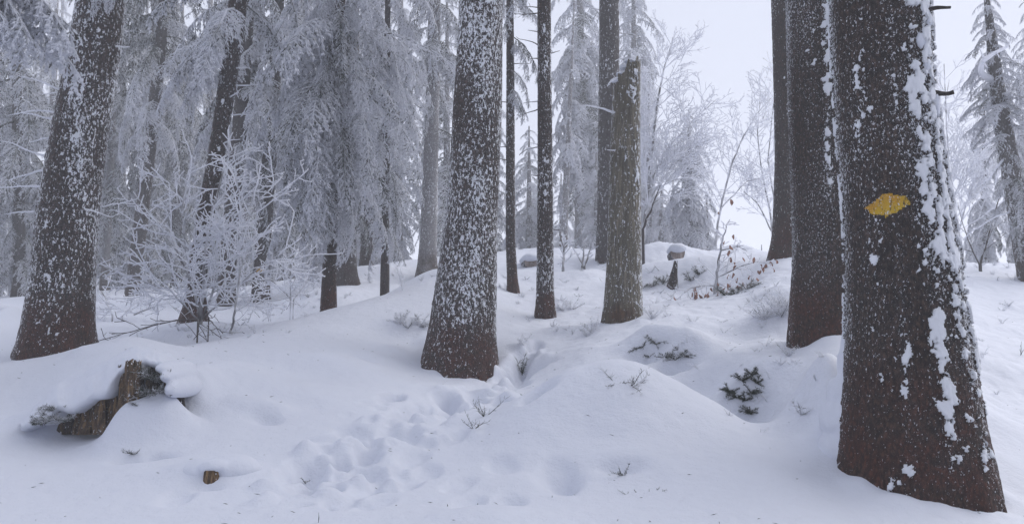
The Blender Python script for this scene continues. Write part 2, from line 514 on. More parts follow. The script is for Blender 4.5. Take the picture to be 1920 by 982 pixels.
def ground_z(x, y, fine=True):
    x = np.atleast_1d(np.asarray(x, float)); y = np.atleast_1d(np.asarray(y, float))
    z = base_z(x, y)
    r = np.sqrt(x * x + y * y)
    for bx, by, rx, ry, h, rot, k in BUMPS:
        m = np.abs(x - bx) + np.abs(y - by) < 4 * max(rx, ry)
        if not m.any():
            continue
        dx, dy = x[m] - bx, y[m] - by
        c, s = math.cos(rot), math.sin(rot)
        u, v = (dx * c + dy * s) / rx, (-dx * s + dy * c) / ry
        w = 0.18 * pnoise(dx * 9 + bx, dy * 9 + by, 0.5)
        z[m] += h * np.exp(-((u * u + v * v) ** k) * 0.9 * (1 + w))
    if fine:
        z += 0.07 * fbm(x * .6, y * .6, 3.1, 2) * np.clip(r / 8, .35, 1.6)
        lump = sstep(5.5, 8.5, r) * sstep(-1.5, 2.0, x + .0 * y)
        z += 0.022 * fbm(x * 2.3, y * 2.3, 7.7, 3) * (0.5 + 1.3 * lump)
        z += 0.040 * np.maximum(fbm(x * 4.5, y * 4.5, 1.7, 3), 0) * lump
        z += 0.0035 * fbm(x * 13, y * 13, 4.4, 2) + .010 * np.maximum(fbm(x * 7, y * 7, 2.2, 3) - .12, 0)
    return z

def gz1(x, y):
    return float(ground_z(x, y)[0])

def ghit(px, py):
    return hit(px, py, lambda x, y: ground_z(x, y, True))

front = np.radians(np.linspace(-37, 37, 560))
side = np.radians(np.linspace(37, 323, 110))[1:-1]
ang = np.concatenate([front, side])
rad = np.concatenate([[0.3, 1.0, 1.8, 2.4, 2.9], np.exp(np.linspace(math.log(3.2), math.log(20), 400)), np.exp(np.linspace(math.log(20.3), math.log(130), 60))])
AA, RR = np.meshgrid(ang, rad)
gx, gy = (RR * np.sin(AA)).ravel(), (RR * np.cos(AA)).ravel()
gzv = ground_z(gx, gy)
na, nr = len(ang), len(rad)
idx = np.arange(na * nr).reshape(nr, na)
nx_ = np.roll(idx, -1, axis=1)
gf = np.stack([idx[:-1], idx[1:], nx_[1:], nx_[:-1]], -1).reshape(-1, 4)
gf = gf[:, ::-1]
gverts = np.stack([gx, gy, gzv], 1)
gverts = np.concatenate([gverts, [[0, 0, gz1(0, 0)]]])
gme = np_mesh('snow_ground', gverts, np.ascontiguousarray(gf), M_SNOW)
ground = link('snow_ground', gme)
tag(ground, 'smooth snow covering the rising forest floor with a trodden trail', kind='structure')

# ------------------------------------------------------------------ trunks
def rings_of(path, d, ztop=None, extra=0.5):
    """(centre, radius) list from (px, py, width_px) marks at distance d, from below the snow upwards"""
    out = []
    for px, py, w in sorted(path, key=lambda t: -t[1]):
        c = P(px, py, d)
        out.append((c, w * 0.5 * mpp(d)))
    c0, r0 = out[0]
    out.insert(0, (c0 + Vector((0, 0, -extra)), r0 * 1.06))
    if ztop is not None:
        (ca, ra), (cb, rb) = out[-2], out[-1]
        k = (ztop - cb.z)
        dv = (cb - ca) / max(cb.z - ca.z, 1e-3)
        out.append((cb + dv * k * .6 + Vector((0, 0, k * .4)), rb * 0.45))
    return out

class Trunk:
    def __init__(self, rings):
        self.z = np.array([c.z for c, r in rings])
        self.x = np.array([c.x for c, r in rings])
        self.y = np.array([c.y for c, r in rings])
        self.r = np.array([r for c, r in rings])
    def _sm(self, zs, a):
        # piecewise linear, softened by averaging
        w = 0.12
        return (np.interp(zs - w, self.z, a) + np.interp(zs, self.z, a) * 2 + np.interp(zs + w, self.z, a)) / 4
    def at(self, zs):
        zs = np.asarray(zs, float)
        return self._sm(zs, self.x), self._sm(zs, self.y), self._sm(zs, self.r)

def trunk_mesh(name, tr, base, mat, cell, ground_at, frost=0.4, patches=(), lobes=0.05, rough=1.0, ztop_vis=None, seed=0, jag=None, edge=0.25, low_h=0.7, flat=0.0):
    """bark cylinder with root flare, scales and stuck snow. patches: (u, width, z0, z1, amount), u = -1..1 across the seen face"""
    z0, z1 = tr.z[0], tr.z[-1]
    ztop_vis = min(ztop_vis or z1, z1)
    cell = max(cell, 0.005)
    zs = list(np.arange(z0, ztop_vis, cell))
    if z1 > ztop_vis + 0.2:
        zs += list(np.linspace(ztop_vis, z1, max(3, int((z1 - ztop_vis) / 0.15))))
    else:
        zs += [z1]
    zs = np.array(zs)
    rmax = float(np.median(tr.r))
    ns = int(np.clip(2 * PI * rmax / cell, 14, 330))
    th = np.linspace(0, 2 * PI, ns, endpoint=False)
    Z, T = np.meshgrid(zs, th, indexing='ij')
    cx, cy, rr = tr.at(Z)
    if jag is not None:
        zt = z1 - jag(T)
        Z = z0 + (Z - z0) * (zt - z0) / (z1 - z0)
        cx, cy, rr = tr.at(Z)
    ct, st = np.cos(T), np.sin(T)
    hgt = Z - ground_at
    sd = seed * 3.7
    lob = fbm(ct * 1.3 + sd, st * 1.3 + sd, Z * .25, 2) * (lobes + 2.2 * lobes * np.exp(-np.maximum(hgt, 0) / .25)) + np.maximum(fbm(ct * 2.6 + sd, st * 2.6 + sd, Z * .4, 2) + .08, -.05) * 5.0 * lobes * np.exp(-np.maximum(hgt, 0) / .16)
    r = rr * (1 + lob)
    X0, Y0 = cx + ct * r, cy + st * r
    bark = (0.55 * (0.5 - np.abs(fbm(X0 * 16, Y0 * 16, Z * 5 + sd, 3))) + 0.25 * fbm(X0 * 40, Y0 * 40, Z * 14, 2))
    r = r + 0.018 * rough * min(1, rmax / .2) * (bark - 0.2)
    # rime and frost
    dens = np.zeros_like(Z)
    vx, vy = float(np.mean(tr.x[:3])), float(np.mean(tr.y[:3]))
    vl = math.hypot(vx, vy); vx /= vl; vy /= vl
    fu = ct * vy - st * vx            # -1..1 across the side facing the trail
    fb = ct * vx + st * vy            # > 0 on the far side
    for (u, w, a, b, k) in patches:
        dens = np.maximum(dens, k * np.exp(-((fu - u) / w) ** 2) * sstep(a - .25, a + .15, Z) * (1 - sstep(b - .2, b + .2, Z)) * (fb < .3))
    nz = fbm(X0 * 17 + sd, Y0 * 17, Z * 11, 4, .62) * 1.0 + 0.5 * fbm(X0 * 4, Y0 * 4, Z * 2.2 + sd, 2)
    rime = sstep(0.0, 0.13, nz * 1.25 + dens - 0.62)
    r = r + rime * (0.012 + 0.02 * np.clip(dens, 0, 1)) * min(1, rmax / .22)
    low = 1 - sstep(low_h * .25, low_h, hgt + .25 * fbm(X0 * 3, Y0 * 3, Z * 2, 2))
    big = 0.5 + 0.9 * fbm(X0 * 2.5 + 4, Y0 * 2.5, Z * .8 + sd, 2)
    fr = frost * (0.80 + .95 * (big - .5)) * (1 - .55 * low) + .05 * fbm(X0 * 9, Y0 * 9, Z * 3, 2) + edge * sstep(.75, .98, np.abs(fu)) + 0.35 * np.clip(dens, 0, 1) * (1 - .3 * low)
    X, Y = cx + ct * r, cy + st * r
    V = np.stack([X - base.x, Y - base.y, Z - base.z], -1).reshape(-1, 3)
    nrow = len(zs)
    idx = np.arange(nrow * ns).reshape(nrow, ns)
    nx = np.roll(idx, -1, axis=1)
    faces = np.stack([idx[:-1], nx[:-1], nx[1:], idx[1:]], -1).reshape(-1, 4)
    me = np_mesh(name, V, np.ascontiguousarray(faces), mat, {'rime': rime.ravel(), 'frost': np.clip(fr, 0, 1.1).ravel(), 'low': low.ravel()})
    # close the top
    top = V.reshape(nrow, ns, 3)[-1]
    return me, V.reshape(nrow, ns, 3), rime, np.clip(fr, 0, 1.1)

def cap_mesh(ringpts, mat, name='broken_top', dip=0.0, seed=0):
    """splintered top face over a ring of points"""
    n = len(ringpts)
    c = ringpts.mean(axis=0)
    V = [p for p in ringpts]
    for k, s in ((1, .6), (2, .25)):
        for i, p in enumerate(ringpts):
            q = c + (p - c) * s
            q = q.copy(); q[2] += -dip * (1 - s) + .03 * math.sin(i * 2.7 + seed)
            V.append(q)
    V.append(c + np.array([0, 0, -dip]))
    f = []
    for k in range(2):
        for i in range(n):
            j = (i + 1) % n
            f.append((k * n + i, k * n + j, (k + 1) * n + j, (k + 1) * n + i))
    for i in range(n):
        f.append((2 * n + i, 2 * n + (i + 1) % n, 3 * n))
    nv = len(V)
    return np_mesh(name, np.array(V), f, mat, {'rime': [0.2] * nv, 'frost': [0.7] * nv, 'low': [0.0] * nv})

ZTOP = 17.0
def zvis(d):
    return P(960, -40, d).z

# ------------------------------------------------------------------ boughs and twigs
def make_bough(seed, L=2.0, rise=0.15, droop=0.8, hang=1.0, dens=1.0, tw=0.008):
    rn = random.Random(seed)
    mb = MB()
    n = 14
    pts = []
    y = 0.0
    for i in range(n + 1):
        t = i / n
        y += rn.uniform(-.02, .02)
        pts.append((L * t * (1 - .12 * droop * t), y, rise * L * t - droop * L * .5 * t * t))
    mb.tube(pts, [0.016 * (1 - .8 * i / n) + .004 for i in range(n + 1)], 5, 0.12)
    def axis(t):
        k = t * n; i = min(int(k), n - 1); k -= i
        a, b = pts[i], pts[i + 1]
        return tuple(a[j] * (1 - k) + b[j] * k for j in range(3)), nrm(tuple(b[j] - a[j] for j in range(3)))
    def fringe(p, d, L2, r0, depth):
        """a branchlet that sags under its rime and carries short twigs"""
        step = 0.050 / dens
        m = max(3, int(L2 / step))
        q = [p]; dd = d
        sub = []
        wob = rn.uniform(-.05, .05)
        for i in range(m):
            g = hang * (0.07 + .22 * i / m)
            dd = nrm((dd[0] + rn.uniform(-.12, .12) + wob, dd[1] + rn.uniform(-.12, .12) - wob, dd[2] - g))
            p = (p[0] + dd[0] * step, p[1] + dd[1] * step, p[2] + dd[2] * step)
            q.append(p)
            rr = min(1, max(0, rn.gauss(.20 + .62 * i / m, .2)))
            for s in (-1, 1):
                if rn.random() < .12: continue
                sd = (-dd[1] * s, dd[0] * s, 0.0) if abs(dd[2]) < .85 else (rn.uniform(-1, 1), rn.uniform(-1, 1), 0)
                sd = nrm(sd)
                k = rn.uniform(.5, .9)
                e = nrm((dd[0] * .8 + sd[0] * k, dd[1] * .8 + sd[1] * k, dd[2] * .8 - .25 * hang + rn.uniform(-.15, .15)))
                mb.spike(p, e, rn.uniform(.045, .11) * (1.15 - .5 * i / m), tw * rn.uniform(.7, 1.3), rr)
            if depth and i % 4 == 2 and rn.random() < .75:
                s = rn.choice((-1, 1))
                sub.append((p, nrm((dd[0] - dd[1] * s * .8, dd[1] + dd[0] * s * .8, dd[2] - .2)), L2 * rn.uniform(.25, .5)))
        rb = min(1, max(0, rn.gauss(.6, .2)))
        mb.tube(q, [r0 * (1 - .6 * i / m) for i in range(m + 1)], 3, rb, cap=False)
        for (a, b, c) in sub:
            fringe(a, b, c, r0 * .8, 0)
    t = 0.10
    sgn = 1
    while t < 1.0:
        p, d = axis(t)
        for s in (sgn, -sgn):
            if rn.random() < .12: continue
            k = rn.uniform(.7, 1.1)
            e = nrm((d[0] * .75 - d[1] * s * k, d[1] * .75 + d[0] * s * k, d[2] * .7 + rn.uniform(-.1, .2)))
            l2 = L * rn.uniform(.16, .30) * (1.15 - .75 * t) * (0.55 + .45 * min(1, t / .3))
            fringe(p, e, l2, tw * 1.0, 1)
        if rn.random() < .6 * hang:
            fringe(p, nrm((d[0] * .4, rn.uniform(-.4, .4), -.8)), L * rn.uniform(.12, .28) * (1.1 - .5 * t), tw, 1)
        sgn = -sgn
        t += rn.uniform(.035, .06) / dens
    p, d = axis(1.0)
    fringe(p, d, .2 * L * .5, tw, 0)
    return mb

MATS = {'H': M_RIME_H, 'M': M_RIME_M, 'L': M_RIME_L}
BOUGH = {}
_shapes = {
    'drape': [make_bough(20 + i, 2.0, .05, .95 + .12 * i, 1.25, 1.1, .0098) for i in range(4)],
    'fan':   [make_bough(40 + i, 2.0, .22, .55 + .1 * i, .55, .9, .0095) for i in range(4)],
    'far':   [make_bough(60 + i, 2.0, .15, .75 + .1 * i, .85, .8, .021) for i in range(4)],
    'tassel': [make_bough(80 + i, 2.0, .1, .8 + .1 * i, 1.9, .85, .0165) for i in range(3)],
}
for sh, mbs in _shapes.items():
    for lv, mt in MATS.items():
        BOUGH[sh, lv] = [mb.mesh('bough_' + sh, mt) for mb in mbs]

def add_boughs(root, tr, rn, spec):
    """spec: z0, z1, n, L0, L1 (lengths low and high), shape, level, tilt, az (None or (a0, a1))"""
    z0, z1, n, L0, L1, shape, level, tilt = spec[:8]
    az = spec[8] if len(spec) > 8 else None
    a = rn.uniform(0, 6.28)
    n = max(1, int(n * .78))
    for k in range(n):
        t = (k + rn.random()) / n
        z = z0 + (z1 - z0) * t
        x, y, r = (float(q) for q in tr.at(z))
        a += 2.4 + rn.uniform(-.4, .4)
        aa = a if az is None else rn.uniform(*az)
        L = (L0 + (L1 - L0) * t) * rn.uniform(.6, 1.25)
        sh = shape
        if shape == 'drape':           # no two boughs grow or carry their snow alike
            q = rn.random()
            sh = 'tassel' if q < .26 else ('fan' if q < .36 else 'drape')
        lv = level if rn.random() < .86 else rn.choice('HML')
        o = link('bough', rn.choice(BOUGH[sh, lv]), root)
        o.location = (x + math.cos(aa) * r * .5 - root.location.x, y + math.sin(aa) * r * .5 - root.location.y, z - root.location.z)
        o.rotation_euler = (rn.uniform(-.15, .15), tilt + rn.uniform(-.18, .18), aa)
        s = L / 2.0
        w = s * rn.uniform(.9, 1.2)
        o.scale = (s, w, w)

def grow(mb, p, d, L, r, lvl, cfg, rn):
    """recursive bare branching; cfg: per level (children per metre, length ratio, angle, wander, lift)"""
    seg = cfg['seg'][min(lvl, len(cfg['seg']) - 1)]
    n = max(3, min(14, int(L / seg)))
    st = L / n
    pts, dirs = [p], [d]
    wander = cfg['wander']; lift = cfg['lift'][min(lvl, len(cfg['lift']) - 1)]
    for i in range(n):
        d = nrm((d[0] + rn.uniform(-wander, wander), d[1] + rn.uniform(-wander, wander), d[2] + rn.uniform(-wander, wander) * .8 + lift))
        p = (p[0] + d[0] * st, p[1] + d[1] * st, p[2] + d[2] * st)
        pts.append(p); dirs.append(d)
    rmin = cfg['rmin']
    rad_ = [max(rmin, r * (1 - .65 * i / n)) for i in range(n + 1)]
    mb.tube(pts, rad_, 6 if lvl == 0 else (4 if lvl == 1 else 3), min(1, max(0, rn.gauss(cfg['rime'][min(lvl, len(cfg['rime']) - 1)], .12))))
    if lvl + 1 >= cfg['levels']:
        return
    cnt = int(L * cfg['kids'][lvl] + rn.random())
    for c in range(cnt):
        t = cfg['start'][min(lvl, len(cfg['start']) - 1)] + (1 - cfg['start'][min(lvl, len(cfg['start']) - 1)]) * (c + rn.random()) / max(cnt, 1)
        i = min(int(t * n), n - 1)
        dd = dirs[i + 1]
        an = cfg['angle'] * rn.uniform(.7, 1.25)
        # a random vector at right angles to the branch
        q = (rn.gauss(0, 1), rn.gauss(0, 1), rn.gauss(0, 1) * cfg.get('flat', .6))
        dt = q[0] * dd[0] + q[1] * dd[1] + q[2] * dd[2]
        q = nrm((q[0] - dt * dd[0], q[1] - dt * dd[1], q[2] - dt * dd[2]))
        e = nrm(tuple(dd[j] * math.cos(an) + q[j] * math.sin(an) for j in range(3)))
        l2 = L * cfg['ratio'] * (1.15 - .6 * t) * rn.uniform(.7, 1.2)
        if l2 < cfg['minlen']:
            continue
        grow(mb, pts[i + 1], e, l2, rad_[i + 1] * .6, lvl + 1, cfg, rn)

DEADCFG = dict(seg=[.06, .05], wander=.24, lift=[-.015, -.02], rmin=.004, rime=[.6, .6], levels=2, kids=[3, 0], start=[.3], angle=.8, ratio=.35, minlen=.05, flat=.5)
def dead_twig(root, tr, z, az, L, r, rn, mat=None, lift=0.0, rime=None, name='dead_branch'):
    x, y, rr = (float(q) for q in tr.at(z))
    mb = MB()
    cfg = dict(DEADCFG)
    if rime is not None: cfg['rime'] = [rime, rime]
    p = (x + math.cos(az) * rr * .85 - root.location.x, y + math.sin(az) * rr * .85 - root.location.y, z - root.location.z)
    grow(mb, p, nrm((math.cos(az), math.sin(az), lift)), L, r, 0, cfg, rn)
    return link(name, mb.mesh(name, mat or M_TWIG), root)

def tree_trunk(name, label, path, d, mat, cell, ztop=ZTOP, cat='tree', group=None, **kw):
    """a thing with one trunk part; path marks (px, py, width_px)"""
    rings = rings_of(path, d, ztop)
    tr = Trunk(rings)
    lowest = max(path, key=lambda t: t[1])
    b = P(lowest[0], lowest[1], d)
    root = thing(name, b, label, cat, group)
    me, V, rime, fr = trunk_mesh('trunk', tr, b, mat, cell, b.z, ztop_vis=zvis(d), **kw)
    link('trunk', me, root)
    return root, tr, (V, rime, fr)

def shade_canopy(root, tr, seed, n=34, z0=8.0, z1=16.8, L=3.6):  # crown boughs above the view, added to shade the ground below
    n = int(n * 1.15)
    rnl = random.Random(seed)
    add_boughs(root, tr, rnl, (z0, z1, n, L, 1.2, 'fan', 'M', .12))

# --- the big spruce with the yellow waymark
rn = random.Random(3)
big_path = [(1710,930,282),(1711,890,272),(1711,860,263),(1706,800,246),(1703,700,226),(1696,600,206),(1690,500,197),(1681,400,185),(1669,300,182),(1658,200,177),(1652,100,177),(1647,0,175)]
zq = lambda py, d=4.9: P(960, py, d).z
root, tr, (V, rimeA, frA) = tree_trunk('spruce_tree', 'largest nearest trunk, plastered with snow, bearing a big yellow painted diamond',
    big_path, 4.9, M_BARK_NEAR, 0.0062, frost=0.40, lobes=.035, seed=1, edge=0.35, low_h=1.15,
    patches=((.58, .27, zq(560), 9, .80), (.52, .18, zq(880), zq(500), .74), (.84, .14, zq(760), 9, .70), (.80, .2, zq(860), zq(640), .42), (.25, .14, zq(330), 9, .50), (-.02, .13, zq(880), zq(420), .48), (-1.0, .05, zq(640), 9, .56), (1.0, .06, zq(700), 9, .66), (-.4, .2, zq(850), 9, .30), (-.2, .25, zq(920), zq(820), .42)))
BIG = root
shade_canopy(BIG, tr, 501, 40, 7.6)
# painted waymark: the same bark surface lifted a few millimetres, inside a rhombus
wv = V + np.array(root.location)
dep = wv[..., 1] * CP + wv[..., 2] * SP
mx = 960 + F * wv[..., 0] / dep
mz = 491 - F * (wv[..., 2] * CP - wv[..., 1] * SP) / dep
poly = [(1619, 393), (1632, 380), (1659, 361), (1684, 365), (1706, 371), (1706, 384), (1690, 394), (1663, 408), (1640, 403)]
wob = 4.0 * pnoise(mx / 9, mz / 9, 1.5) + 3.0 * pnoise(mx / 3.5, mz / 3.5, 2.5)
ins = np.ones(mx.shape, bool)
for i in range(len(poly)):
    (ax, az_), (bx, bz_) = poly[i], poly[(i + 1) % len(poly)]
    l = math.hypot(bx - ax, bz_ - az_)
    ins &= ((mx - ax) * (bz_ - az_) - (mz - az_) * (bx - ax)) / l < wob
cxs, cys, _r = tr.at(wv[..., 2])
ins &= ((wv[..., 0] - cxs) * tr.x[0] + (wv[..., 1] - cys) * tr.y[0] < 0) & (rimeA < .5)
nrow, ns = ins.shape
vid = -np.ones(ins.shape, int)
vv, ff, ri, fr_ = [], [], [], []
cxs, cys, _r = tr.at(wv[..., 2])
for i in range(nrow - 1):
    if not ins[i].any():
        continue
    for j in range(ns - 1):
        if ins[i, j] and ins[i + 1, j] and ins[i, j + 1] and ins[i + 1, j + 1]:
            f = []
            for (a, b) in ((i, j), (i, j + 1), (i + 1, j + 1), (i + 1, j)):
                if vid[a, b] < 0:
                    vid[a, b] = len(vv)
                    out = np.array([wv[a, b, 0] - cxs[a, b], wv[a, b, 1] - cys[a, b], 0]); out /= np.linalg.norm(out)
                    vv.append(V[a, b] + out * .004)
                    ri.append(rimeA[a, b] * .8); fr_.append(.42)
                f.append(vid[a, b])
            ff.append(tuple(f))
mk = link('painted_waymark', np_mesh('painted_waymark', np.array(vv), ff, M_PAINT, {'rime': ri, 'frost': fr_, 'low': [0] * len(vv)}), root)
mk['label'] = 'yellow painted diamond with frost specks'
# branch stubs on the right edge, each with a plume of snow under it
def stub(root, tr, px, py, d, az, L, r, plume):
    z = P(px, py, d).z
    x, y, rr = (float(q) for q in tr.at(z))
    mb = MB()
    pts, rad_ = [], []
    for i in range(7):
        t = i / 6
        q = rr * .9 + L * t
        pts.append((x + math.cos(az) * q - root.location.x, y + math.sin(az) * q - root.location.y, z - root.location.z + .012 * math.sin(t * 4 + px)))
        rad_.append(r * (1.15 - .35 * t) * (1 + .15 * math.sin(5 * t + px)))
    mb.tube(pts, rad_, 8, .1)
    link('branch_stub', mb.mesh('branch_stub', M_DEAD), root)
stub(BIG, tr, 1728, 46, 4.9, -.75, .15, .012, 1)
stub(BIG, tr, 1742, 194, 4.9, -.7, .13, .016, 1)
stub(BIG, tr, 1772, 318, 4.9, -.25, .05, .010, 1)
# tufts of wind-packed snow below the stubs
def clump(root, tr, px, py, d, az, w, h, th, seed):
    z = P(px, py, d).z
    x, y, rr = (float(q) for q in tr.at(z))
    n1, n2 = 16, 12
    V_, f = [], []
    for i in range(n2 + 1):
        for j in range(n1):
            b = PI * i / n2; a = 2 * PI * j / n1
            q = np.array([math.sin(b) * math.cos(a), math.sin(b) * math.sin(a), math.cos(b)])
            k = 1 + .45 * float(fbm(np.array([q[0] * 2 + seed]), q[1] * 2, q[2] * 2.5, 3)[0])
            ty, tz, tx = q[0] * w * k, q[2] * h * k, q[1] * th * k
            V_.append((x + math.cos(az) * (rr + tx) - math.sin(az) * ty - root.location.x, y + math.sin(az) * (rr + tx) + math.cos(az) * ty - root.location.y, z + tz - root.location.z))
    for i in range(n2):
        for j in range(n1):
            j2 = (j + 1) % n1
            f.append((i * n1 + j, i * n1 + j2, (i + 1) * n1 + j2, (i + 1) * n1 + j))
    o = link('snow_clump', np_mesh('snow_clump', np.array(V_), f, M_CAP), root)
    return o
clump(BIG, tr, 1722, 62, 4.9, -.85, .04, .055, .022, 1)
clump(BIG, tr, 1700, 105, 4.9, -1.0, .03, .06, .018, 2)
clump(BIG, tr, 1735, 215, 4.9, -.75, .045, .07, .024, 3)
clump(BIG, tr, 1675, 105, 4.9, -1.15, .035, .05, .016, 4)
clump(BIG, tr, 1700, 150, 4.9, -1.0, .045, .05, .02, 5)
clump(BIG, tr, 1722, 345, 4.9, -1.0, .025, .10, .02, 6)

def late_drift():
    pillow('snow_drift', BIG, [(P(1578, 850, 5.0), .05, .12, .16), (P(1580, 800, 5.02), .055, .12, .16), (P(1584, 745, 5.05), .05, .12, .16), (P(1588, 690, 5.08), .045, .10, .14), (P(1590, 645, 5.08), .032, .08, .12),
        (P(1560, 850, 5.1), .10, .16, .14), (P(1566, 790, 5.12), .09, .16, .14), (P(1574, 740, 5.12), .07, .14, .12)], vox=.012, seed=21)

# --- dark trunk just behind it
root, tr, _ = tree_trunk('spruce_tree', 'dark smooth-barked trunk half hidden behind the trunk with the yellow diamond',
    [(1545,640,128),(1543,590,122),(1545,500,114),(1545,400,116),(1542,300,122),(1540,150,126),(1537,0,128)], 7.1, M_BARK_NEAR, 0.009,
    frost=0.40, lobes=.03, seed=2, low_h=.8, edge=.35, patches=((.16, .13, zq(380, 7.1), 9, .70), (-.3, .5, zq(250, 7.1), 9, .26)))
shade_canopy(root, tr, 502, 40, 8.0)
# --- and the third of that row
root, tr, _ = tree_trunk('spruce_tree', 'plain grey-brown trunk on the mound, left of the dark trunk',
    [(1478,486,78),(1478,470,68),(1479,440,60),(1481,300,54),(1479,150,56),(1475,0,58)], 12.0, M_BARK, 0.014, frost=.30, seed=3, edge=.3,
    patches=((.35, .25, 0, 12, .3),))

shade_canopy(root, tr, 503, 24, 9.5)
# --- the tall trunk in the middle
root, tr, _ = tree_trunk('spruce_tree', 'thick frost-flecked trunk standing beside the trodden trail in the middle',
    [(862,703,156),(862,675,150),(864,640,134),(868,600,126),(876,500,112),(884,400,98),(890,300,95),(895,200,94),(899,100,88),(902,0,84)], 8.6, M_BARK, 0.0105,
    frost=.70, lobes=.05, seed=4, low_h=.8, edge=.2, patches=((.3, .45, zq(560, 8.6), 9, .30), (.05, .3, zq(420, 8.6), 9, .28), (.6, .15, zq(600, 8.6), 9, .28)))
shade_canopy(root, tr, 504, 44, 7.6, L=4.0)
# --- the thick leaning trunk on the left
root, tr, _ = tree_trunk('spruce_tree', 'thick trunk tilting right, with hanging rimed boughs over its top',
    [(106,662,142),(107,640,130),(110,600,120),(118,520,110),(127,400,106),(142,300,100),(158,200,97),(177,100,93),(190,0,88)], 8.4, M_BARK, 0.0105,
    frost=.66, lobes=.05, seed=5, low_h=.8, edge=.3, patches=((-.35, .45, zq(640, 8.4), 9, .30), (-.1, .3, zq(420, 8.4), 9, .30)))
LEFT, LEFT_TR = root, tr
shade_canopy(root, tr, 505, 14, 10.5, L=3.0)
rn = random.Random(8)
for (px, py, dd, az, L, tl) in ((205,-75,8.05,-1.3,.6,1.0), (190,-60,8.0,-1.6,.55,1.1), (215,-60,8.1,-.9,.5,1.0)):
    o = link('bough', rn.choice(BOUGH['tassel', 'H']), root)
    o.location = P(px, py, dd) - root.location
    o.rotation_euler = (rn.uniform(-.2, .2), tl, az)
    o.scale = (L / 2, L / 2 * .9, L / 2 * 1.0)
NEAR, ntr, _ = tree_trunk('spruce_tree', 'spruce just beyond the left border, its white rimed boughs hanging into the top corner',
    [(-190,720,95),(-185,600,80),(-180,300,74),(-175,0,68)], 6.7, M_BARK, .03, frost=.6, seed=17)
for (py, az, L, tl) in ((-70, .02, 1.62, .12), (-30, -.12, 1.45, .10), (-110, .15, 1.75, .22), (10, .05, 1.05, .08), (-60, -.3, 1.35, .2), (-140, 0, 1.9, .3), (-20, .25, 1.3, .15), (-100, -.2, 1.6, .25), (30, -.2, .85, .1), (-45, .1, 1.7, .2), (-85, -.05, 1.5, .35)):
    q = P(-165, py, 6.6)
    o = link('bough', rn.choice(BOUGH['tassel', 'H']), NEAR)
    o.location = q - NEAR.location
    o.rotation_euler = (rn.uniform(-.2, .2), tl, az)
    o.scale = (L / 2, L / 2 * .8, L / 2 * .85)
add_boughs(NEAR, ntr, rn, (5.5, 12, 16, 2.0, .8, 'drape', 'H', .25))
for (py, az, L, lift) in ((165, 2.9, .30, .1), (178, -2.5, .40, .15), (215, -2.9, .45, -.05), (228, -2.7, .35, .15), (295, -2.95, .6, .02), (320, -2.8, .4, -.2), (350, -2.9, .5, -.15), (398, -2.9, .35, -.1), (260, -3.0, .25, .1), (395, -.5, .36, -.2), (90, -.2, .2, -.2)):
    dead_twig(root, tr, zq(py, 8.4), az, L, .013, rn, M_TWIG, lift, .75)

# --- slender stems in the middle distance
rn = random.Random(21)
root, tr, _ = tree_trunk('spruce_tree', 'slimmest bare stem just right of the thick middle trunk',
    [(963,549,26),(961,530,20),(957,450,18),(957,300,17),(957,150,16),(956,0,14)], 12.6, M_BARK, 0.014, frost=.5, seed=6, edge=.2)
add_boughs(root, tr, rn, (zq(215, 12.6), zq(40, 12.6), 7, .55, .8, 'drape', 'M', .5, (-1.2, .5)))
add_boughs(root, tr, rn, (zq(30, 12.6), 8.0, 22, .9, .7, 'drape', 'M', .35))
for py, s, L in ((120, 1, .25), (192, -1, .3), (275, -1, .25), (300, -1, .2), (385, 1, .15)):
    dead_twig(root, tr, zq(py, 12.6), 0 if s > 0 else PI, L, .008, rn, M_TWIG_B, .1, .3)
root, tr, _ = tree_trunk('spruce_tree', 'straight slender trunk with short dead twigs, left of the broken snag',
    [(1023,586,42),(1022,560,35),(1022,480,32),(1022,300,29),(1021,150,27),(1020,0,26)], 10.8, M_BARK, 0.0125, frost=.62, seed=7, low_h=.45, edge=.25,
    patches=((.1, .6, zq(560, 10.8), 9, .28),))
for py, az, L, lift in ((25, PI, .35, -.1), (60, PI, .15, .1), (110, PI, .12, -.1), (85, 2.8, .3, .6), (190, PI, .22, .05), (205, 3.3, .25, -.4), (275, 3.0, .3, -.3), (330, PI, .1, 0), (430, 0, .1, .1), (100, .2, .14, .1), (12, 2.6, .3, .2)):
    dead_twig(root, tr, zq(py, 10.8), az, L, .009, rn, M_TWIG_B, lift, .35)
add_boughs(root, tr, rn, (5.2, 10, 26, 1.3, .8, 'drape', 'M', .2))
root, tr, _ = tree_trunk('spruce_tree', 'tall straight trunk rising behind the broken snag',
    [(1139,510,50),(1139,490,46),(1140,400,40),(1141,250,39),(1142,100,38),(1142,0,38)], 15.2, M_BARK_FAR, 0.017, frost=.42, seed=8, edge=.2,
    patches=((.5, .4, 1, 12, .22),))
for py, az, L in ((20, PI, .3), (90, PI, .25), (95, 0, .3), (120, -1.0, .3), (165, -1.2, .3), (225, PI, .5), (390, PI, .4), (430, PI, .3), (60, .3, .4), (150, .2, .4)):
    dead_twig(root, tr, zq(py, 15.2), az, L, .011, rn, M_TWIG_B, rn.uniform(-.2, .2), .55)

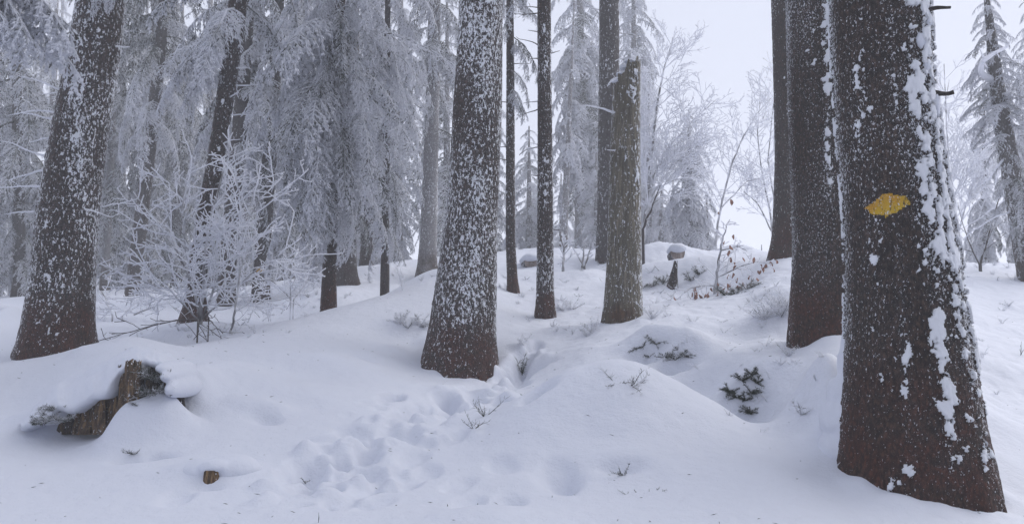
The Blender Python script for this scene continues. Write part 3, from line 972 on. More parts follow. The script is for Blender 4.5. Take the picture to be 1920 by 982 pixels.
# --- the broken snag
def snag_jag(T):
    # highest at the right back, a lower shoulder at the left
    a = 0.10 * (1 - np.cos(T)) + 0.09 * sstep(.15, .5, -np.cos(T)) + 0.035 * np.sin(T * 9) + .025 * np.sin(T * 17 + 1)
    return np.maximum(a, 0)
sp = [(1167,606,80),(1168,580,74),(1170,500,66),(1171,400,62),(1172,300,58),(1174,200,54),(1175,150,53),(1176,112,52)]
tr = Trunk(rings_of(sp, 9.5))
b = P(1167, 606, 9.5)
root = thing('dead_snag', b, 'broken barkless olive-brown trunk with a jagged snowy top', 'tree snag')
me, V, rm, fr = trunk_mesh('trunk', tr, b, M_SNAG, .011, b.z, frost=.45, lobes=.05, seed=9, jag=snag_jag, low_h=.35, rough=.7, edge=.35,
    patches=((.75, .2, zq(600, 9.5), 9, .30), (.5, .4, zq(200, 9.5), 9, .42), (-.05, .15, zq(285, 9.5), zq(225, 9.5), .45)))
link('trunk', me, root)
link('broken_top', cap_mesh(V[-1][::3], M_SNAG, dip=.12, seed=2), root)
SNAG, SNAG_P = root, [P(1180, 116, 9.5), P(1163, 140, 9.45), P(1152, 152, 9.4), P(1190, 120, 9.5), P(1170, 128, 9.5)]
rn = random.Random(5)
for py, az, L, lift, r in ((215, -2.6, .42, -.1, .016), (150, -2.5, .3, -.35, .018), (285, -2.4, .16, -.1, .012), (250, -1.4, .1, .2, .01), (240, -.2, .12, .3, .012)):
    dead_twig(root, tr, zq(py, 9.5), az, L, r, rn, M_TWIG, lift, .75)

# ------------------------------------------------------------------ the spruce wood on the left
def spruce(label, path, d, crown, seed, mat=M_BARK_FAR, cell=None, ztop=12.0, group=None, frost=.3, **kw):
    rnl = random.Random(seed)
    if d > 20: mat = M_BARK_PALE  # far trunks: frosted bark, its paleness also standing in for haze
    root, tr, _ = tree_trunk('spruce_tree', label, path, d, mat, cell or max(.02, d / 800 * 1.3), ztop=ztop, group=group, frost=frost, seed=seed, **kw)
    for c in crown:
        add_boughs(root, tr, rnl, c)
    return root, tr, rnl

# the draped spruce
d = 11.2
root, tr, rn = spruce('spruce draped to near its foot in long hanging curtains of rime', [(616,588,30),(617,540,28),(619,480,26),(624,350,24),(630,200,22),(636,50,20),(638,0,19)], d,
    [(zq(440, d), zq(300, d), 14, .7, 1.0, 'drape', 'H', .85), (zq(340, d), zq(120, d), 34, 1.2, 1.6, 'drape', 'H', .55), (zq(330, d), zq(0, d), 18, 1.2, 1.5, 'drape', 'M', .6, (-2.6, -.5)), (zq(160, d), zq(-60, d), 34, 1.7, 1.6, 'drape', 'H', .35), (zq(-60, d), 9.0, 22, 1.5, .5, 'drape', 'H', .25)], 31, mat=M_BARK, cell=.014)
d = 13.6
spruce('pale draped spruce just left of the far pale trunk, its curtains lit from behind', [(722,507,16),(722,460,14),(724,300,13),(726,100,12),(727,0,11)], d,
    [(zq(450, d), zq(300, d), 14, .6, .95, 'drape', 'H', .8), (zq(310, d), zq(100, d), 24, .9, 1.3, 'drape', 'H', .55), (zq(110, d), 9.5, 40, 1.3, .8, 'drape', 'H', .35)], 32)
d = 15.8
spruce('stout trunk rooted on the snow bank right of the draped spruce', [(650,532,50),(650,515,40),(651,470,33),(655,350,30),(660,100,27),(661,0,26)], d,
    [(zq(400, d), zq(200, d), 18, 1.1, 1.6, 'drape', 'M', .5), (zq(210, d), 9.5, 40, 1.7, 1.0, 'drape', 'H', .3)], 33, frost=.42)
d = 19
spruce('slim trunk at the top of the snow bank behind the draped curtains', [(687,501,28),(687,480,24),(690,400,22),(694,200,20),(696,0,19)], d,
    [(zq(430, d), zq(200, d), 20, 1.2, 1.8, 'drape', 'M', .5), (zq(210, d), 11, 40, 1.8, 1.0, 'fan', 'H', .3)], 34, frost=.42)
d = 17.5
root, tr, rn = spruce('pale rime-coated trunk seen left of the thick middle trunk', [(801,517,48),(801,500,38),(803,450,33),(806,350,30),(809,250,28),(813,100,25),(815,0,24)], d,
    [(zq(260, d), zq(80, d), 10, 1.0, 1.3, 'drape', 'M', .5), (zq(120, d), 10.5, 34, 1.5, .9, 'drape', 'M', .3)], 35, mat=M_BARK_PALE, frost=.55)
d = 10.5
root, tr, rn = spruce('dark leaning trunk whose flared foot stands in the rimed bush', [(363,612,64),(364,595,48),(367,560,38),(374,480,31),(386,400,31),(404,300,31),(420,200,33),(434,100,35),(447,0,36)], d,
    [(zq(60, d), 9.5, 24, 1.5, .9, 'drape', 'M', .25)], 36, mat=M_BARK, cell=.014, frost=.42, patches=((.1, .6, 0.3, 9, .26),))
for py, az, L in ((85, -2.6, 1.25), (70, -2.9, 1.1), (95, -2.3, 1.0), (140, -2.7, .8), (60, 2.8, 1.1)):
    z = zq(py, d); x, y, r = (float(q) for q in tr.at(z))
    o = link('bough', rn.choice(BOUGH['drape', 'H']), root)
    o.location = (x - root.location.x, y - root.location.y, z - root.location.z); o.rotation_euler = (0, .25, az); o.scale = (L / 2, L / 2 * 1.2, L / 2 * 1.2)
for py, az, L in ((215, 0, .3), (160, .1, .35), (185, -.6, .3), (130, -.4, .3), (270, -.4, .3)):
    dead_twig(root, tr, zq(py, d), az, L, .012, rn, M_TWIG, .1, .75)
d = 15.5
spruce('brown trunk behind the rimed bush, right of the leaning trunk', [(424,565,36),(425,540,33),(428,480,31),(436,380,29),(448,250,27),(460,100,25),(466,0,24)], d,
    [(zq(330, d), zq(150, d), 8, 1.2, 1.5, 'drape', 'M', .4), (zq(170, d), 10.5, 38, 1.7, 1.0, 'drape', 'M', .25)], 37)
d = 16
root, tr, rn = spruce('brown trunk with a small faded yellow paint patch low on it', [(489,568,38),(489,550,33),(491,500,30),(496,420,28),(505,300,26),(518,100,23),(522,0,22)], d,
    [(zq(330, d), zq(150, d), 18, 1.2, 1.7, 'drape', 'M', .45), (zq(170, d), 10.5, 40, 1.9, 1.0, 'drape', 'H', .3)], 38)
# its faded waymark
z = zq(508, d); x, y, r = (float(q) for q in tr.at(z))
Vp, fp = [], []
for i in range(7):
    for j in range(9):
        a = -1.57 + .15 + (j / 8 - .5) * 1.0
        q = r + .012
        zz = (i / 6 - .5) * .085 * (1 - .35 * abs(j / 8 - .5)) + .008 * math.sin(j * 2.1)
        Vp.append((x + math.cos(a) * q - root.location.x, y + math.sin(a) * q - root.location.y, z + zz - root.location.z))
for i in range(6):
    for j in range(8):
        fp.append((i * 9 + j, i * 9 + j + 1, i * 9 + j + 10, i * 9 + j + 9))
link('painted_waymark', np_mesh('painted_waymark', np.array(Vp), fp, M_PAINT, {'rime': [0] * len(Vp), 'frost': [.2] * len(Vp), 'low': [0] * len(Vp)}), root)
d = 18.5
spruce('slanting brown trunk between the thick tilted trunk and the rimed bush', [(250,556,32),(252,530,28),(256,480,26),(263,420,25),(273,340,24),(284,250,23),(300,100,21),(308,0,20)], d,
    [(zq(240, d), zq(100, d), 14, 1.3, 1.7, 'drape', 'H', .4), (zq(110, d), 11, 40, 2.0, 1.1, 'drape', 'L', .25)], 39, frost=.35)
d = 24
spruce('short dark trunk foot beside the slanting brown trunk', [(280,557,16),(280,530,14),(283,400,13),(288,200,12),(290,0,11)], d,
    [(zq(520, d), zq(200, d), 24, 1.2, 2.2, 'drape', 'M', .5), (zq(200, d), 13, 34, 2.2, 1.2, 'drape', 'L', .3)], 40)
d = 23
spruce('thin hazy brown trunk right beside the edge of the tilted trunk', [(197,525,18),(198,500,15),(202,420,14),(208,300,13),(214,100,12),(217,0,11)], d,
    [(zq(400, d), zq(150, d), 24, 1.4, 2.4, 'drape', 'M', .5), (zq(150, d), 13, 34, 2.3, 1.2, 'drape', 'L', .3)], 41)

# the wood behind: hazy spruces
G = 'hazy rimed spruces filling the left wood'
lab = 'hazy grey spruce crowded among others deep in the left wood'
bgl = [(-120, 21, 'M'), (-30, 25, 'M'), (35, 20, 'M'), (90, 30, 'M'), (150, 27, 'M'), (170, 37, 'M'), (225, 31, 'L'), (330, 25, 'M'), (345, 38, 'L'), (395, 28, 'M'), (455, 34, 'M'), (540, 22, 'M'), (570, 30, 'M'), (600, 38, 'M'), (20, 40, 'M'), (640, 28, 'M'), (500, 42, 'M'), (700, 36, 'M'), (745, 27, 'H'), (-200, 30, 'M'), (270, 44, 'M'), (425, 46, 'M'), (110, 46, 'M'), (660, 46, 'M')]
for i, (px, d, lv) in enumerate(bgl):
    rr = random.Random(100 + i)
    p = P(px, 560, d); gz = gz1(p.x, p.y)
    v = CP * (gz) - SP * d; py = 491 - F * v / (CP * d + SP * gz)
    w = .30 / mpp(d)
    sh = 'far' if d > 26 else 'drape'
    lv = 'M' if lv == 'L' else ('H' if i % 3 == 0 else lv)
    hb = max(11.5, .44 * d + 2 - gz)
    spruce(lab, [(px, py, w * 1.2), (px + 2, py - 40, w), (px + rr.uniform(-6, 10), py - 400, w * .75)], d,
        [(gz + .7, gz + 3.2, 18, 1.3, 2.2, sh, lv, .6), (gz + 3.0, gz + 8.0, 40, 2.2, 1.8, sh, lv, .4), (gz + 8, gz + hb, 22, 1.8, .5, sh, lv, .25)], 100 + i, cell=.04, ztop=gz + hb + .3, group=G)

# ------------------------------------------------------------------ the misty edge on the right
def far_spruce(label, px, d, h, L, lv, seed, shape='far', z0=.6, lean=0, n=60, group=None, trunk_w=.28, tilt=.4):
    p = P(px, 480, d); gz = gz1(p.x, p.y)
    v = CP * gz - SP * d; py = 491 - F * v / (CP * d + SP * gz)
    top = gz + h
    w = trunk_w / mpp(d)
    v = CP * top - SP * d; pyt = 491 - F * v / (CP * d + SP * top)
    rings = [(px, py, w * 1.2), (px + lean * .1, py + (pyt - py) * .1, w), (px + lean, pyt, w * .15)]
    return spruce(label, rings, d, [(gz + z0, gz + h * .45, n // 2, L, L * .85, shape, lv, tilt + .15), (gz + h * .42, gz + h * .75, n // 3, L * .85, L * .55, shape, lv, tilt), (gz + h * .72, top - .05, n // 3, L * .55, L * .18, shape, lv, tilt - .15)], seed, cell=.03, ztop=None, group=group, frost=.6)
far_spruce('tall misty spruce between the slender trunk and the trunk behind the snag', 1088, 29, 21, 2.0, 'H', 201, z0=4.2, trunk_w=.42, n=170, tilt=.5)
far_spruce('tall white spruce whose crown shows right of the trunk behind the snag', 1188, 31, 23, 1.75, 'H', 202, z0=1.0, n=240, tilt=.55)
far_spruce('bushy white spruce left of the curved bare sapling', 1292, 22, 4.4, 1.35, 'H', 203, z0=.2, n=90, tilt=.6)
far_spruce('smaller white spruce against the right side of the bushy one', 1325, 24, 2.6, 1.0, 'H', 204, z0=.1, n=60, tilt=.6)
far_spruce('white spruce low behind the snag, left of the bushy one', 1240, 25, 3.0, 1.2, 'H', 205, z0=.1, n=60, tilt=.5)
far_spruce('grey spruce seen in the gap left of the slender trunk', 992, 27, 5.0, 1.5, 'H', 206, z0=.4, n=70)
far_spruce('grey spruce behind the slimmest stem', 925, 30, 8.0, 1.7, 'M', 207, z0=.3, n=70)
far_spruce('greyish spruce low between slender trunk and tall misty spruce', 1052, 33, 5.5, 1.9, 'H', 208, z0=.3, n=70)
far_spruce('dark-limbed spruce behind the pale trunk', 838, 24, 9.0, 1.6, 'M', 209, z0=.3, n=70)
far_spruce('misty spruce showing right of the snag at knee height', 1118, 26, 4.0, 1.5, 'H', 210, z0=.2, n=60)
far_spruce('tiny dead-topped spruce alone in the mist left of the mound trunk', 1428, 26, 1.9, .55, 'H', 211, z0=.5, n=16, trunk_w=.16)
far_spruce('thin dark-stemmed spruce leaning beside the slender trunk', 1056, 22, 7.5, .9, 'H', 212, z0=2.6, lean=22, n=26, trunk_w=.2)
far_spruce('faint white spruce deepest in the mist right of the snag', 1225, 44, 9.0, 2.4, 'H', 215, z0=.3, n=70)
far_spruce('faint tall spruce deepest in the mist left of the snag', 1110, 46, 20.0, 2.6, 'H', 216, z0=.3, n=160)
far_spruce('faint broad spruce deepest in the mist by the slender trunk', 1010, 42, 8.5, 2.4, 'H', 217, z0=.3, n=70)
far_spruce('slim white spruce rising directly right of the snag', 1216, 27, 7.2, 1.15, 'H', 219, z0=.2, n=110, tilt=.55)
far_spruce('pale spruce between the slim white one and the bushy one', 1262, 30, 5.0, 1.3, 'H', 220, z0=.1, n=90, tilt=.55)
far_spruce('low white spruce at the foot of the curved bare sapling', 1365, 30, 1.7, 1.2, 'H', 218, z0=.1, n=40, tilt=.5)
# right side: open crowned spruce with a leaning brown trunk
d = 13.5
root, tr, rn = spruce('rimed spruce with leaning brown trunk at the edge right of the big trunk', [(1935,520,44),(1918,450,38),(1898,330,34),(1880,230,30),(1866,140,24),(1858,60,17),(1850,0,10)], d,
    [(zq(470, d), zq(300, d), 10, .9, 1.0, 'drape', 'M', .6), (zq(340, d), zq(170, d), 30, .45, .6, 'far', 'M', .5), (zq(230, d), zq(0, d), 75, .85, .28, 'far', 'H', .3)], 61, ztop=None, mat=M_BARK_FAR, cell=.016, frost=.62)
for py, az, L, r, lf in ((150, -2.9, 1.1, .06, .12), (200, -2.9, .5, .02, -.5), (300, -2.8, .6, .02, -.6), (260, 2.7, .7, .02, -.7), (395, -2.9, 1.0, .018, -.5), (330, -.4, .5, .02, .2), (110, .2, .5, .02, .1)):
    dead_twig(root, tr, zq(py, d), az, L, r, rn, M_TWIG, lf, .7)
far_spruce('rimed spruce standing behind the leaning brown trunk', 1845, 20, 4.8, .85, 'H', 213, z0=.5, n=110, trunk_w=.2, tilt=.55)
far_spruce('white spruce nearest the right border, behind the leaning one', 1930, 21, 8.5, 1.2, 'H', 214, z0=.4, n=150, tilt=.55)

# ------------------------------------------------------------------ bare rimed trees and bushes
CFG = dict(seg=[.22, .14, .09, .06], wander=.13, lift=[.02, .015, .0, -.01], rmin=.0055, rime=[.25, .5, .75, .8], levels=4, kids=[6.5, 7, 9, 0], start=[.25, .15, .1], angle=.85, ratio=.45, minlen=.06, flat=.6)
def bare_tree(label, stems, d, cfg, seed, mat, name='bare_tree', cat='bare tree'):
    """stems: lists of (px, py) marks from foot to tip, first radius; branches grow off each stem"""
    rnl = random.Random(seed)
    x0, y0 = stems[0][0][0]
    b = P(x0, y0, d)
    b = Vector((b.x, b.y, gz1(b.x, b.y)))
    root = thing(name, b, label, cat)
    for marks, r in stems:
        pts3 = [P(x, y, d + .25 * math.sin(i * 1.3 + seed)) - b for i, (x, y) in enumerate(marks)]
        fine = []
        for a, c in zip(pts3[:-1], pts3[1:]):
            for k in range(4):
                q = a.lerp(c, k / 4)
                fine.append((q.x + rnl.uniform(-.01, .01), q.y, q.z))
        fine.append(tuple(pts3[-1]))
        if (pts3[0]).length < .4 or stems[0][0] is marks:
            fine.insert(0, (fine[0][0], fine[0][1], min(fine[0][2], 0) - .2))
        n = len(fine)
        rad_ = [max(cfg['rmin'], r * (1 - .8 * i / n)) for i in range(n)]
        st = MB(); st.tube(fine, rad_, 7, .18)
        link('stem', st.mesh('stem', mat), root)
        mb = MB()
        tot = sum(math.dist(fine[i], fine[i + 1]) for i in range(n - 1))
        cnt = int(tot * cfg['kids'][0])
        for c in range(cnt):
            t = cfg['start'][0] + (1 - cfg['start'][0]) * (c + rnl.random()) / cnt
            i = min(int(t * (n - 1)), n - 2)
            dd = nrm(tuple(fine[i + 1][j] - fine[i][j] for j in range(3)))
            q = (rnl.gauss(0, 1), rnl.gauss(0, .7), rnl.gauss(0, .35))
            dt = sum(q[j] * dd[j] for j in range(3))
            q = nrm(tuple(q[j] - dt * dd[j] for j in range(3)))
            an = cfg['angle'] * rnl.uniform(.7, 1.3)
            e = nrm(tuple(dd[j] * math.cos(an) + q[j] * math.sin(an) for j in range(3)))
            grow(mb, fine[i], e, cfg['reach'] * (1.15 - .7 * t) * rnl.uniform(.6, 1.2), rad_[i] * .5, 1, cfg, rnl)
        if mb.v:
            link('branches', mb.mesh('branches', mat), root)
    return root

bush = dict(CFG, rmin=.0078, reach=1.0, kids=[7, 6, 10, 0], levels=4, seg=[.15, .08, .05, .035], wander=.26, lift=[.02, .03, .02, .0], minlen=.05, angle=.95, flat=.3, start=[.15, .12, .08], ratio=.4)
bare_tree('large white rimed bush with thorny-looking twigs around the leaning trunk foot',
    [([(376,605),(380,540),(386,470),(398,390),(420,320),(440,270)], .022), ([(376,605),(360,530),(330,470),(290,410),(250,360)], .018), ([(378,600),(410,520),(450,440),(490,370),(530,330)], .018), ([(376,605),(320,545),(250,520),(195,500)], .014), ([(378,600),(440,540),(500,490),(540,470)], .014), ([(376,600),(350,480),(340,400),(360,300)], .016)],
    9.6, bush, 71, M_TWIG, 'rimed_bush', 'bush')
sap = dict(bush, reach=.5, rmin=.0065, kids=[6, 7, 9, 0])
bare_tree('thin dark sapling stem bending up at the front of the rimed bush', [([(433,622),(440,585),(447,530),(452,470),(462,400),(470,330)], .016)], 9.5, sap, 72, M_TWIG, 'sapling', 'sapling')
bare_tree('low dark twigs trailing down to the snow below the rimed bush', [([(372,598),(330,600),(280,612),(215,630),(180,640)], .010), ([(370,598),(372,620),(362,640)], .007), ([(390,595),(405,612),(418,625)], .007)], 9.3, dict(sap, reach=.4, rmin=.004, kids=[5, 6, 0, 0], levels=3, rime=[.2, .3, .4]), 73, M_TWIG_B, 'fallen_branch', 'branch')
bare_tree('low white rimed scrub at the foot of the slanting brown trunk', [([(210,590),(200,565),(190,545)], .012), ([(230,592),(250,570),(280,560)], .012), ([(250,590),(300,570),(330,566)], .012)], 12, dict(bush, reach=.7, kids=[12, 8, 10, 0]), 74, M_TWIG, 'rimed_scrub', 'bush')
bare_tree('little rimed young spruce-like shrub between bush and draped spruce', [([(545,562),(545,520),(540,470)], .014), ([(550,562),(575,530),(585,510)], .012), ([(545,560),(515,530),(500,522)], .012)], 13.2, dict(bush, reach=.6, kids=[12, 10, 11, 0]), 75, M_TWIG, 'rimed_shrub', 'bush')
fb = dict(CFG, rmin=.0095, reach=1.9, kids=[6, 7, 8, 8], ratio=.42, lift=[.03, .03, .02, 0], rime=[.3, .6, .75, .8], angle=.75)
bare_tree('bare misty tree fanning white twigs up and out right of the snag',
    [([(1203,478),(1212,390),(1220,300),(1232,200),(1245,130),(1262,70)], .06), ([(1212,420),(1225,330),(1250,280),(1300,225),(1345,185)], .04), ([(1206,440),(1220,370),(1260,310),(1330,260)], .035), ([(1210,400),(1250,340),(1310,330)], .03)], 21, fb, 81, M_TWIG)
bare_tree('curved bare sapling arching right in the open mist', [([(1341,465),(1345,420),(1358,360),(1375,300),(1395,255),(1418,215),(1445,185)], .030), ([(1352,390),(1400,340),(1445,330)], .014)], 17, dict(fb, reach=1.0, kids=[6, 7, 8, 7], rmin=.0075), 82, M_TWIG)
bare_tree('bare twiggy tree just left of the mound trunk', [([(1452,470),(1445,400),(1430,330),(1420,250),(1425,180)], .03), ([(1450,440),(1420,380),(1395,360)], .02), ([(1455,400),(1440,300),(1450,200),(1460,140)], .02)], 19, dict(fb, reach=1.3, rmin=.008), 83, M_TWIG)
bare_tree('thin dead pole leaning beside the right side of the snag', [([(1205,430),(1220,395),(1238,348)], .028)], 14, dict(fb, reach=.3, kids=[2, 4, 0, 0], levels=3), 84, M_TWIG_B, 'dead_pole', 'pole')
bare_tree('fine-twigged bare tree immediately right of the big trunk', [([(1790,495),(1785,420),(1780,330),(1775,240),(1770,120)], .03), ([(1788,470),(1810,390),(1830,330),(1840,280)], .02), ([(1786,440),(1765,350),(1760,260),(1780,150)], .02)], 16, dict(fb, reach=1.4, rmin=.007, kids=[7, 7, 8, 8]), 85, M_TWIG)
bare_tree('low brown-tipped twigs beside the right spruce', [([(1838,495),(1855,440),(1870,380),(1885,340)], .02), ([(1835,495),(1815,450),(1800,400)], .014)], 14.5, dict(fb, reach=.7, rmin=.005, kids=[6, 6, 7, 8]), 86, M_TWIG_B, 'bare_shrub', 'bush')
bare_tree('forked white whip saplings left of the trunk behind the snag', [([(1092,500),(1095,460),(1090,432)], .02), ([(1096,500),(1106,470),(1112,445)], .02), ([(1094,500),(1083,478),(1075,465)], .016)], 15, dict(fb, reach=.25, kids=[4, 5, 0, 0], levels=3, rmin=.012, rime=[.8, .8, .8]), 87, M_TWIG, 'sapling', 'sapling')
bare_tree('tiny snow-plastered sapling on the mound before the slender trunk', [([(1056,502),(1057,470),(1058,440)], .03)], 14.5, dict(fb, reach=.28, kids=[14, 8, 0, 0], levels=3, rmin=.014, rime=[.9, .9, .9]), 88, M_TWIG, 'sapling', 'sapling')
rb = bare_tree('rimed beech sapling with curled brown leaves below the mound trunk', [([(1341,540),(1346,500),(1352,460),(1362,425),(1368,412)], .022), ([(1345,520),(1385,500),(1420,490),(1450,495)], .012), ([(1341,535),(1320,535),(1295,540),(1283,548)], .012), ([(1344,530),(1380,545),(1400,560)], .012), ([(1350,470),(1385,462),(1400,470)], .012)], 11.0, dict(bush, reach=.32, rmin=.006, kids=[10, 7, 0, 0], levels=3), 89, M_TWIG, 'beech_sapling', 'sapling')
# curled brown leaves still hanging on it
rn = random.Random(44)
LEAFM = []
for s in range(3):
    V_, f = [], []
    for i in range(5):
        t = i / 4
        w = .022 * math.sin(PI * (t * .9 + .08))
        for j, q in enumerate((-1, 0, 1)):
            V_.append((q * w, .012 * math.sin(t * 5 + s) + abs(q) * .008, -.075 * t + .01 * q * math.sin(3 * t)))
    for i in range(4):
        for j in range(2):
            f.append((i * 3 + j, i * 3 + j + 1, i * 3 + j + 4, i * 3 + j + 3))
    LEAFM.append(np_mesh('leaf', np.array(V_), f, M_LEAF))
for i in range(62):
    c = rn.choice(((1362, 455, 14, 28), (1300, 543, 24, 8), (1395, 545, 40, 16), (1350, 545, 30, 12), (1440, 500, 20, 8), (1380, 560, 40, 8), (1325, 548, 40, 10)))
    q = P(c[0] + rn.gauss(0, c[2]), c[1] + rn.gauss(0, c[3]), 11.0 + rn.uniform(-.35, .35))
    q.z = max(q.z, gz1(q.x, q.y) + .06)
    o = link('leaf', LEAFM[i % 3], rb)
    o.location = q - rb.location
    o.rotation_euler = (rn.uniform(-.5, .5), rn.uniform(-.5, .5), rn.uniform(0, 6.3))
    k = rn.uniform(.7, 1.2); o.scale = (k, k, k)

# ------------------------------------------------------------------ stumps, logs and snow caps
def pillow(name, parent, blobs, mat=M_CAP, vox=.02, seed=0):
    """snow lying in a soft heap: overlapping lumps (world centre, rx, ry, rz) fused into one skin"""
    V_, F_ = [], []
    rnl = random.Random(seed)
    for (c, rx, ry, rz) in blobs:
        b0 = len(V_)
        n1, n2 = 18, 10
        for i in range(n2 + 1):
            for j in range(n1):
                bb = PI * i / n2; a = 2 * PI * j / n1
                q = (math.sin(bb) * math.cos(a), math.sin(bb) * math.sin(a), math.cos(bb))
                V_.append((c[0] + q[0] * rx - parent.location.x, c[1] + q[1] * ry - parent.location.y, c[2] + q[2] * rz * (1 if q[2] > 0 else .7) - parent.location.z))
        for i in range(n2):
            for j in range(n1):
                j2 = (j + 1) % n1
                F_.append((b0 + i * n1 + j, b0 + (i + 1) * n1 + j, b0 + (i + 1) * n1 + j2, b0 + i * n1 + j2))
    A = np.array(V_)
    k = 1.0 / max(min(b[3] for b in blobs), .05)
    A += .09 / k * 2 * np.stack([fbm(A[:, 0] * 6 + seed, A[:, 1] * 6, A[:, 2] * 6, 3), fbm(A[:, 0] * 6, A[:, 1] * 6 + seed, A[:, 2] * 6 + 9, 3), fbm(A[:, 0] * 6 + 4, A[:, 1] * 6, A[:, 2] * 6 + seed, 3)], 1)
    o = link(name, np_mesh(name, A, F_, mat), parent)
    m = o.modifiers.new('fuse', 'REMESH'); m.mode = 'VOXEL'; m.voxel_size = vox; m.use_smooth_shade = True
    m = o.modifiers.new('soften', 'SMOOTH'); m.factor = .5; m.iterations = 6
    return o

late_drift()
pillow('snow_cap', SNAG, [(SNAG_P[0], .07, .07, .028), (SNAG_P[1], .06, .06, .03), (SNAG_P[2], .05, .05, .03), (SNAG_P[3], .045, .05, .03), (SNAG_P[4], .06, .06, .035)], vox=.009, seed=31)
# the rotten stump in the left foreground
b = ghit(215, 792)
root = thing('rotten_stump', b, 'low rotten brown stump under a thick snow cap in the left foreground', 'stump')
d = b.y
rn = random.Random(9)
# splintered slabs of wood standing in an arc, each a piece of its own
slabs = []
for k in range(34):
    px = 112 + 222 * (k + rn.uniform(-.4, .4)) / 33
    lip_y = float(np.interp(px, [110, 170, 205, 222, 232, 254, 262, 300, 325, 340], [764, 748, 738, 705, 684, 690, 700, 690, 700, 725]))
    slabs.append((px, 800 - max(0, px - 225) * .30, lip_y + rn.uniform(-8, 10) - (6 if 226 < px < 256 else 0), rn.uniform(10, 22)))
for k, (px, yb, yt, w) in enumerate(slabs):
    spike_ = 224 < px < 256
    dd = d + (.10 if spike_ else .17) + .10 * ((px - 215) / 90.0) ** 2 + rn.uniform(-.035, .045)
    p0, p1 = P(px + rn.uniform(-8, 4), yb + 14, dd), P(px + rn.uniform(-6, 8), yt, dd + rn.uniform(.0, .10))
    hw = w * .62 * mpp(dd)
    mat_s = M_ROT if (spike_ or rn.random() < (.85 if px < 225 else .25)) else M_ROT_D  # tone varies; mostly dark right of the spike, cavity shade in the colour
    n1, n2 = 10, 12
    V_, f, ri, fo, lo = [], [], [], [], []
    for i in range(n2 + 1):
        t = i / n2
        c = p0.lerp(p1, t)
        for j in range(n1):
            a = 2 * PI * j / n1
            tp = 1 - .35 * t + .06 * math.sin(7 * t + k)
            jag = (.022 * math.sin(j * 2.9 + k) if i == n2 else 0)
            nn = .004 * math.sin(j * 4.1 + k * 2 + 3 * t)
            V_.append((c.x + math.cos(a) * (hw * tp + nn) - b.x, c.y + math.sin(a) * (hw * .55 * tp + nn) - b.y, c.z + jag - b.z))
            ri.append(.0); fo.append(.34); lo.append(max(0, .5 - t))
    for i in range(n2):
        for j in range(n1):
            j2 = (j + 1) % n1
            f.append((i * n1 + j, i * n1 + j2, (i + 1) * n1 + j2, (i + 1) * n1 + j))
    f.append(tuple(n2 * n1 + j for j in range(n1)))
    link('wood_splinter', np_mesh('wood_splinter', np.array(V_), f, mat_s, {'rime': ri, 'frost': fo, 'low': lo}), root)
def B(px, py, dd, w, h, dep=None):
    k = mpp(dd)
    return (P(px, py, dd), w * k, (dep or w * .8) * k, h * k)
def lip_cap():
    # a blanket of snow that slides over the stump and ends in a rounded lip above the wood
    lip = [(40,808),(60,801),(90,792),(110,770),(140,774),(170,754),(200,744),(214,722),(228,698),(250,686),(285,688),(310,692),(328,706),(338,722)]
    crest = [(40,785),(60,765),(100,722),(150,694),(200,674),(245,648),(300,654),(338,680)]
    n1 = 110
    us = np.linspace(40, 338, n1)
    ly = np.interp(us, [a for a, b_ in lip], [b_ for a, b_ in lip])
    ly = np.convolve(np.pad(ly, 3, 'edge'), [.1, .15, .16, .18, .16, .15, .1], 'valid') + 7 * pnoise(us / 22, us * 0 + .3, us * 0 + .7) + 4 * pnoise(us / 8, us * 0 + 3.3, us * 0 + .7)
    cy = np.interp(us, [a for a, b_ in crest], [b_ for a, b_ in crest])
    cy = np.convolve(np.pad(cy, 6, 'edge'), np.ones(13) / 13, 'valid')
    V_, f = [], []
    prof = [(.0, .34), (-.004, .14), (-.002, .04), (.008, .0), (.03, -.014), (.048, -.008)] + [None] * 22
    rows = len(prof) + 3
    for i, u in enumerate(us):
        dl = d + .05 + .06 * ((u - 200) / 150) ** 2 + (.10 if u > 225 else .10 * max(0, (u - 205) / 20))
        L0 = P(u, ly[i], dl); C0 = P(u, cy[i], d + .62)
        for k, q in enumerate(prof):
            if q:
                p = Vector((L0.x, L0.y + q[1], L0.z + q[0]))
            else:
                t = (k - 5) / 22
                p = Vector((L0.x + (C0.x - L0.x) * t, L0.y + (C0.y - L0.y) * t ** 1.15, L0.z + .05 + (C0.z - L0.z - .05) * t ** .72))
                a = min(1, t * 5)
                p.z += a * (.045 * float(fbm(np.array([p.x * 4.2]), p.y * 4.2, 3, 2)[0]) + .014 * float(fbm(np.array([p.x * 12]), p.y * 12, 3.3, 2)[0]))
            V_.append(tuple(p - b))
        for k in (1, 2, 3):
            x, y = C0.x, C0.y + .14 * k
            V_.append((x - b.x, y - b.y, C0.z + (gz1(x, y) - .05 - C0.z) * (k / 3) ** 1.5 - b.z))
    for i in range(n1 - 1):
        for k in range(rows - 1):
            f.append((i * rows + k, i * rows + k + 1, (i + 1) * rows + k + 1, (i + 1) * rows + k))
    link('snow_cap', np_mesh('snow_cap', np.array(V_), [q[::-1] for q in f], M_CAP), root)
lip_cap()
pillow('snow_cap', root, [B(338,704,d+.32,17,20,80), B(346,728,d+.32,17,24,80), B(332,690,d+.36,22,16,80)], vox=.010, seed=6)
